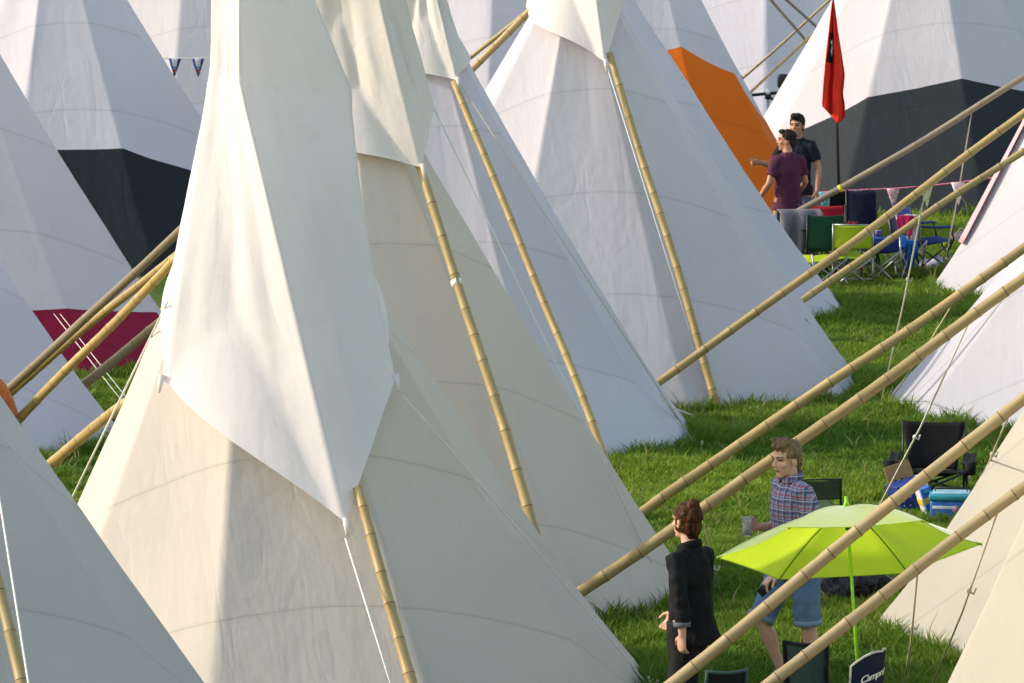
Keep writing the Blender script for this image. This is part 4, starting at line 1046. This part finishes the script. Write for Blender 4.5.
camp_chair('upright folded chair draped with pink and grey towels', gp(909, 279), R(-80), F_NAVY, STEEL, w=.40, bh=.74, arms=False, dp=.30)
def towel(name, label, col, P, w, drop, rz, fold=.03, back=.25, seed=0.0):
    m = cloth_mat(name + '_' + label.split()[0] + '_terry', col, .15, 200, bump=.5)
    r = empty(name, P, label, name, None, rz)
    def fn(u, v):
        x = (u - .5) * w * (1 - .12 * v); s = v * (drop + back) - back
        if s < 0: return (x, .05 + .02 * sin(u * 12 + seed), s)
        if s < .05: return (x, .05 - s * 2, .012)
        return (x + .02 * sin(v * 5 + seed), -.05 - fold * sin(u * 14 + seed) * min(1, s * 4), -(s - .05) - .03 * sin(u * 6 + seed) * v)
    MB().add(*sheet(fn, 28, 24, .006)).build('cloth', m, r); return r
k = on_pole(P0, 806)
towel('towel', 'grey towel hung on the low end of the weathered pole', (.20, .18, .21), at(799, 211, 66.4), .50, .62, R(8), .05)
towel('towel', 'pink towel draped on the upright folded chair', (.45, .02, .10), at(906, 217, 66.6), .16, .22, R(-30), .02, .2, 2)
towel('towel', 'pale grey towel hanging longest beside the pink one', (.34, .33, .36), at(912, 216, 66.7), .16, .55, R(-40), .02, .3, 4)
towel('towel', 'bright blue towel hanging low at the folded chair', (.02, .14, .42), at(911, 242, 66.5), .14, .34, R(-20), .02, .2, 5)
def heap(name, label, cat, P, parts, col, rough=.85):
    r = empty(name, P, label, cat); remeshed('cloth', parts, .012, [cloth_mat(name + '_cloth', col, .2, 90)], r, 2, .02, 12, seed=P.x)
heap('clothes_pile', 'bright blue clothes heaped on the grey framed chair', 'clothes', gp(886, 284) + Vector((0, 0, .40)), [ellipsoid((0, 0, .04), (.22, .18, .07)), ellipsoid((-.1, -.05, .08), (.1, .1, .06)), ellipsoid((.1, -.02, .09), (.12, .1, .07))], (.015, .16, .50))
heap('carrier_bag', 'crumpled white carrier bag on the grass below the blue chair', 'bag', gp(931, 273), [ellipsoid((0, 0, .07), (.14, .10, .09)), ellipsoid((.08, 0, .11), (.07, .06, .09)), ellipsoid((-.08, -.02, .06), (.08, .08, .07))], (.55, .55, .70))
def tin(label, P, col, name='drink_can', cat='can', h=.115, r_=.033):
    r = empty(name, P, label, cat)
    MB().add(*tube([(0, 0, .002), (0, 0, .01), (0, 0, h - .012), (0, 0, h)], [r_ * .8, r_, r_, r_ * .78], 16)).build('can_body', plain(name + '_print' + str(round(P.x, 2)), col, .3, .2, 30, 0, .3), r)
    MB().add(*tube([(0, 0, h - .001), (0, 0, h + .003)], [r_ * .8, r_ * .76], 16)).build('rim', STEEL, r)
tin('purple can standing on the blue heap\'s chair beside the lime director chair', gp(878, 284) + Vector((0, 0, .46)), (.05, .03, .16), h=.14, r_=.045)
tin('white cup standing in the grass below the crossed legs', gp(877, 283), (.6, .58, .5), 'paper_cup', 'cup', .09, .035)
tin('red can in the grass under the lime director chair', gp(859, 276), (.40, .02, .02), h=.12, r_=.05)

# ------------------------------------------------------------------ red flag
def flag():
    B = gp(841, 256); Y = B.y; r = empty('flag', B, 'tall red flag hanging limp with a black panel and white figure', 'flag')
    top = at(833, -8, Y) - B; dk = plain('dark_pole', (.015, .015, .018), .4, .1, 20, 0)
    MB().add(*tube([(0, 0, -.03), top * .5, top], [.019, .016, .012], 10)).build('flag_pole', dk, r)
    red = cloth_mat('red_flag_cloth', (.72, .035, .016), .12, 120); blk = cloth_mat('black_flag_cloth', (.012, .014, .018), .2, 120); wht = plain('white_emblem', (.8, .8, .8), .7, .05, 30, 0)
    Lp = [(2, 832), (30, 829), (55, 826), (80, 823.5), (104, 822)]; Rp = [(2, 834), (30, 838), (55, 842), (75, 845), (95, 843), (104, 845)]
    def lerpp(T, y):
        for (y0, x0), (y1, x1) in zip(T, T[1:]):
            if y <= y1: return x0 + (x1 - x0) * (y - y0) / (y1 - y0)
        return T[-1][1]
    def fn(u, v, off=0.0):
        y = 2 + 104 * v + (18 * v * (1 - abs(u - .72) / .72) if v > .3 else 0) * min(1, (v - .3) / .7) if v > .3 else 2 + 104 * v
        x = lerpp(Lp, min(104, y)) * (1 - u) + lerpp(Rp, min(104, y)) * u
        p = at(x, y, Y - .03 - .05 * sin(u * 11 + .6) * min(1, v * 2) - .02 * sin(u * 23 + v * 3) - off) - B
        return p
    cl = MB().add(*sheet(fn, 26, 26, .004)).build('flag_cloth', red, r)
    def panel(u, v): return fn(.02 + .36 * u + .08 * sin(pi * v) - .06 * (1 - v) * u, .29 + .28 * v, .008)
    MB().add(*sheet(panel, 8, 12, .003)).build('black_panel', blk, cl)
    em = MB()
    for (u0, v0, u1, v1, w) in ((.30, .38, .36, .42, .012), (.36, .42, .30, .47, .014), (.30, .47, .36, .51, .010), (.34, .43, .42, .40, .009), (.32, .46, .40, .49, .009), (.30, .38, .36, .36, .008)):
        em.add(*tube([fn(u0, v0, .018), fn((u0 + u1) / 2 + .01, (v0 + v1) / 2, .018), fn(u1, v1, .018)], w, 6))
    em.build('white_figure', wht, cl)
flag()

# ------------------------------------------------------------------ bunting
def floral(name, base, spot):
    m, t, p = nodes(name); v = N(t, 'ShaderNodeTexVoronoi', Scale=28.0); t.links.new(coord(t), v.inputs['Vector'])
    t.links.new(mixc(t, math_n(t, 'LESS_THAN', v.outputs[0], .42), base, spot), p.inputs['Base Color']); p.inputs['Roughness'].default_value = .85; return m
def bunting(label, pts, pens, cord):
    B = Vector(pts[0]); B = Vector((B.x, B.y, 0)); r = empty('bunting', B, label, 'bunting')
    P = [Vector(p) - B for p in pts]; MB().add(*tube(P, .008, 6)).build('string', cord, r)
    for (px, py, w, hgt, mt) in pens:
        best = None
        for a, b in zip(P, P[1:]):
            xa, xb = to_px(np.array(a + B))[0], to_px(np.array(b + B))[0]
            if (xa - px) * (xb - px) <= 0: best = a.lerp(b, (px - xa) / (xb - xa))
        sk = random.uniform(-.02, .02)
        def fn(u, v, best=best, w=w, hgt=hgt, sk=sk): return best + Vector(((u - .5) * w * (1 - v * .97) + sk * v, -.012 - .02 * sin(u * 3 + v * 2), -hgt * v))
        if isinstance(mt, tuple):
            V, F = sheet(fn, 8, 12, .003); mb = MB().add(V, F)
            for k2, f in enumerate(mb.f):
                c = sum((Vector(mb.v[i]) for i in f), Vector()) / len(f); v = (best.z - c.z) / hgt; ed = abs(c.x - best.x - sk * v) / (w * .5 * (1 - v * .97) + 1e-6)
                mb.mi[k2] = 3 if v > .78 else (4 if v > .71 else (2 if v > .58 else (0 if ed > .62 - .1 * v else (1 if v < .45 else 4))))
            mb.build('pennant', list(mt), r)
        else: MB().add(*sheet(fn, 6, 10, .003)).build('pennant', mt, r)
PK = floral('pink_floral', (.62, .30, .36), (.75, .68, .66)); YG = floral('yellow_green_floral', (.62, .62, .40), (.30, .42, .08)); LP = floral('pale_pink_floral', (.70, .52, .56), (.74, .70, .70)); TL = floral('teal_floral', (.12, .38, .45), (.50, .60, .60)); DF = floral('dark_floral', (.10, .10, .12), (.42, .32, .14))
bunting('pink string of floral pennants from the red flag to the pink edged tent', [at(790, 194, 69.9), at(815, 192.5, 69.7), at(838, 191, 69.6), at(865, 189.5, 69.3), at(893, 188.5, 69.0), at(926, 186, 68.5), at(957, 182.5, 68.0), at(990, 178, 67.4), at(1016, 173, 66.6)],
        [(825, 205, .15, .27, TL), (861, 195, .16, .30, DF), (893, 197, .15, .24, PK), (926, 190, .15, .25, YG), (958, 190, .16, .26, LP)], plain('pink_cord', (.38, .10, .18), .8))
PB_ = (plain('royal_blue_print', (.015, .03, .22), .6, .05), plain('white_pennant', (.55, .58, .64), .6, .05), plain('red_print', (.30, .02, .03), .6, .05), plain('black_print', (.01, .01, .015), .6, .05), plain('sky_blue_print', (.12, .28, .45), .6, .05))
bunting('thin string with two blue printed pennants in front of the distant tent at top left', [at(60, 57, 76.4), at(150, 58.2, 76.4), at(186, 58.5, 76.4), at(240, 58, 76.4), at(330, 56, 76.4)], [(175, 58, .16, .24, PB_), (198, 58, .16, .24, PB_)], M['rope'])

# ------------------------------------------------------------------ lamp mast at the top right
def mast():
    B = gp(768, 166); Y = B.y; r = empty('lamp_post', B, 'slim post with a lamp and two black loudspeakers beyond the orange panel', 'lamp post')
    p = lambda x, y: at(x, y, Y) - B
    gm = plain('pale_post', (.30, .31, .36), .5, .1, 20, 0); bk = plain('black_cabinet', (.012, .012, .018), .5, .1, 20, .02)
    MB().add(*tube([(0, 0, -.05), p(768, 96)], [.022, .018], 8)).build('post', gm, r)
    MB().add(*tube([p(738, 96.5), p(768, 93.5), p(790, 92)], .022, 8)).add(*tube([p(768, 95), p(773, 100)], .018, 8)).build('arm', bk, r)
    MB().add(*tube([p(768, 99) , p(768, 94)], [.045, .04], 10)).build('lamp_base', bk, r)
    MB().add(*tube([p(768, 94), p(768, 91.5), p(768, 89)], [.035, .04, .02], 10)).build('lamp_glass', plain('white_lamp_glass', (.8, .8, .8), .2, 0, 10, 0), r)
    for x, y in ((737, 82), (783, 81)):
        c = p(x, y); sp = MB().add(*box(c, (.155, .13, .19), .035)).build('loudspeaker', bk, r)
        MB().add(*tube([c + Vector((0, 0, -.08)), p(x, 94)], .012, 8)).build('bracket', bk, sp)
mast()
# tan holdall poking out beside the pink edge
r = empty('holdall', gp(962, 246), 'small pale pink bag lying by the hem of the pink edged tent', 'bag')
remeshed('bag_body', [ellipsoid((0, 0, .08), (.15, .10, .09)), ellipsoid((.1, .02, .12), (.10, .08, .08))], .014, [cloth_mat('pale_pink_cloth', (.5, .34, .36))], r, 2, .02, 12)
MB().add(*tube([(-.08, -.05, .14), (-.02, -.06, .22), (.05, -.05, .17)], .010, 6)).build('handle', M['rope_old'], r)

# ------------------------------------------------------------------ grass
def grass(name, region_px, dens, seed):
    rng = np.random.default_rng(seed)
    x0, x1, y0, y1 = region_px
    d0 = gp(512, y1).y; d1 = gp(512, y0).y
    n = int(dens[0] * (d1 - d0) * 10)
    # sample depth and column with density falling with distance
    Y = d0 + (d1 - d0) * rng.random(n); px = x0 + (x1 - x0) * rng.random(n); X = (px - 512) / FPX * Y
    keep = rng.random(n) < np.clip(((x1 - x0) / FPX * Y) / ((x1 - x0) / FPX * d1), 0, 1) * np.clip(1.25 * (d0 / Y) ** 1.2, 0, 1)
    near = np.full(n, 9.0)
    for (tx, ty, ra, rb) in TENTS:
        q = np.sqrt(((X - tx) / ra) ** 2 + ((Y - ty) / rb) ** 2); e = (q - 1) * ra
        near = np.minimum(near, e)
    keep &= near > -.04
    X, Y, near = X[keep], Y[keep], near[keep]; n = len(X)
    def field(fx, fy, sd, st):
        gx = np.arange(X.min() - st, X.max() + 2 * st, st); gy = np.arange(Y.min() - st, Y.max() + 2 * st, st)
        G = np.array([[fbm(a * fx, b * fy, 0, sd) for b in gy] for a in gx])
        u = (X - gx[0]) / st; v = (Y - gy[0]) / st; i = u.astype(int); j = v.astype(int); u -= i; v -= j
        return (G[i, j] * (1 - u) + G[i + 1, j] * u) * (1 - v) + (G[i, j + 1] * (1 - u) + G[i + 1, j + 1] * u) * v
    cl = field(1.1, .9, 3.0, .25); cl2 = field(5, 4, 9.0, .09)
    h = .045 + .05 * rng.random(n) + .045 * np.clip(cl * 1.6, -.5, 1) + .04 * np.clip(cl2 * 1.7, -.5, 1)
    edge = np.clip(1 - near / .35, 0, 1); h = np.clip(h, .03, None) * (1 + 1.15 * edge * rng.random(n))
    tall = rng.random(n) < .004; h[tall] *= 1.9
    wdt = (.0042 + .0035 * rng.random(n)) * (1 + (Y - 38) / 45)
    an = rng.random(n) * 2 * pi; ln = (.15 + .75 * rng.random(n)) * h; la = rng.random(n) * 2 * pi
    dx, dy = np.cos(an) * wdt, np.sin(an) * wdt; lx, ly = np.cos(la) * ln, np.sin(la) * ln
    co = np.zeros((n, 5, 3), np.float32)
    co[:, 0] = np.stack([X - dx, Y - dy, np.full(n, -.012)], 1); co[:, 1] = np.stack([X + dx, Y + dy, np.full(n, -.012)], 1)
    co[:, 2] = np.stack([X + dx * .8 + lx * .3, Y + dy * .8 + ly * .3, h * .6], 1); co[:, 3] = np.stack([X - dx * .8 + lx * .3, Y - dy * .8 + ly * .3, h * .6], 1)
    co[:, 4] = np.stack([X + lx, Y + ly, h], 1)
    me = bpy.data.meshes.new(name); me.vertices.add(n * 5); me.vertices.foreach_set('co', co.ravel())
    base = (np.arange(n) * 5)[:, None]; li = np.concatenate([base + np.array([[0, 1, 2, 3]]), base + np.array([[3, 2, 4]])], 1).ravel().astype(np.int32)
    me.loops.add(n * 7); me.loops.foreach_set('vertex_index', li)
    ls = np.stack([np.arange(n) * 7, np.arange(n) * 7 + 4], 1).ravel().astype(np.int32)
    me.polygons.add(n * 2); me.polygons.foreach_set('loop_start', ls)
    at_ = me.attributes.new('tint', 'FLOAT', 'POINT')
    cl3 = field(.45, .35, 21.0, .3); tint = np.clip(.5 + .4 * cl + .55 * cl3 + .35 * (rng.random(n) - .5) * 1.6, 0, 1.15); tint[tall & (rng.random(n) < .7)] = 2.0
    at_.data.foreach_set('value', np.repeat(tint, 5).astype(np.float32))
    me.update(); me.validate()
    me.materials.append(GRASS); o = bpy.data.objects.new(name, me); COL.objects.link(o); tag(o, kind='stuff')
    return o
GRASS, t, p = nodes('grass_blades')
a = t.nodes.new('ShaderNodeAttribute'); a.attribute_name = 'tint'
c = mixc(t, a.outputs['Fac'], (.070, .155, .013), (.25, .35, .036))
c = mixc(t, math_n(t, 'GREATER_THAN', a.outputs['Fac'], 1.5), c, (.30, .27, .11))
t.links.new(c, p.inputs['Base Color']); p.inputs['Roughness'].default_value = .6; p.inputs['Specular IOR Level'].default_value = .25
tr = t.nodes.new('ShaderNodeBsdfTranslucent'); t.links.new(c, tr.inputs[0]); mx = N(t, 'ShaderNodeMixShader', Fac=.35)
t.links.new(p.outputs[0], mx.inputs[1]); t.links.new(tr.outputs[0], mx.inputs[2]); t.links.new(mx.outputs[0], t.nodes['Material Output'].inputs[0])
g = grass('meadow_grass', (560, 1110, 205, 800), (3000,), 5); g['label'] = 'uneven green meadow grass between the tents'; g['category'] = 'grass'
g = grass('meadow_grass', (-60, 215, 330, 560), (3000,), 6); g['label'] = 'green grass glimpsed under the poles at left'; g['category'] = 'grass'
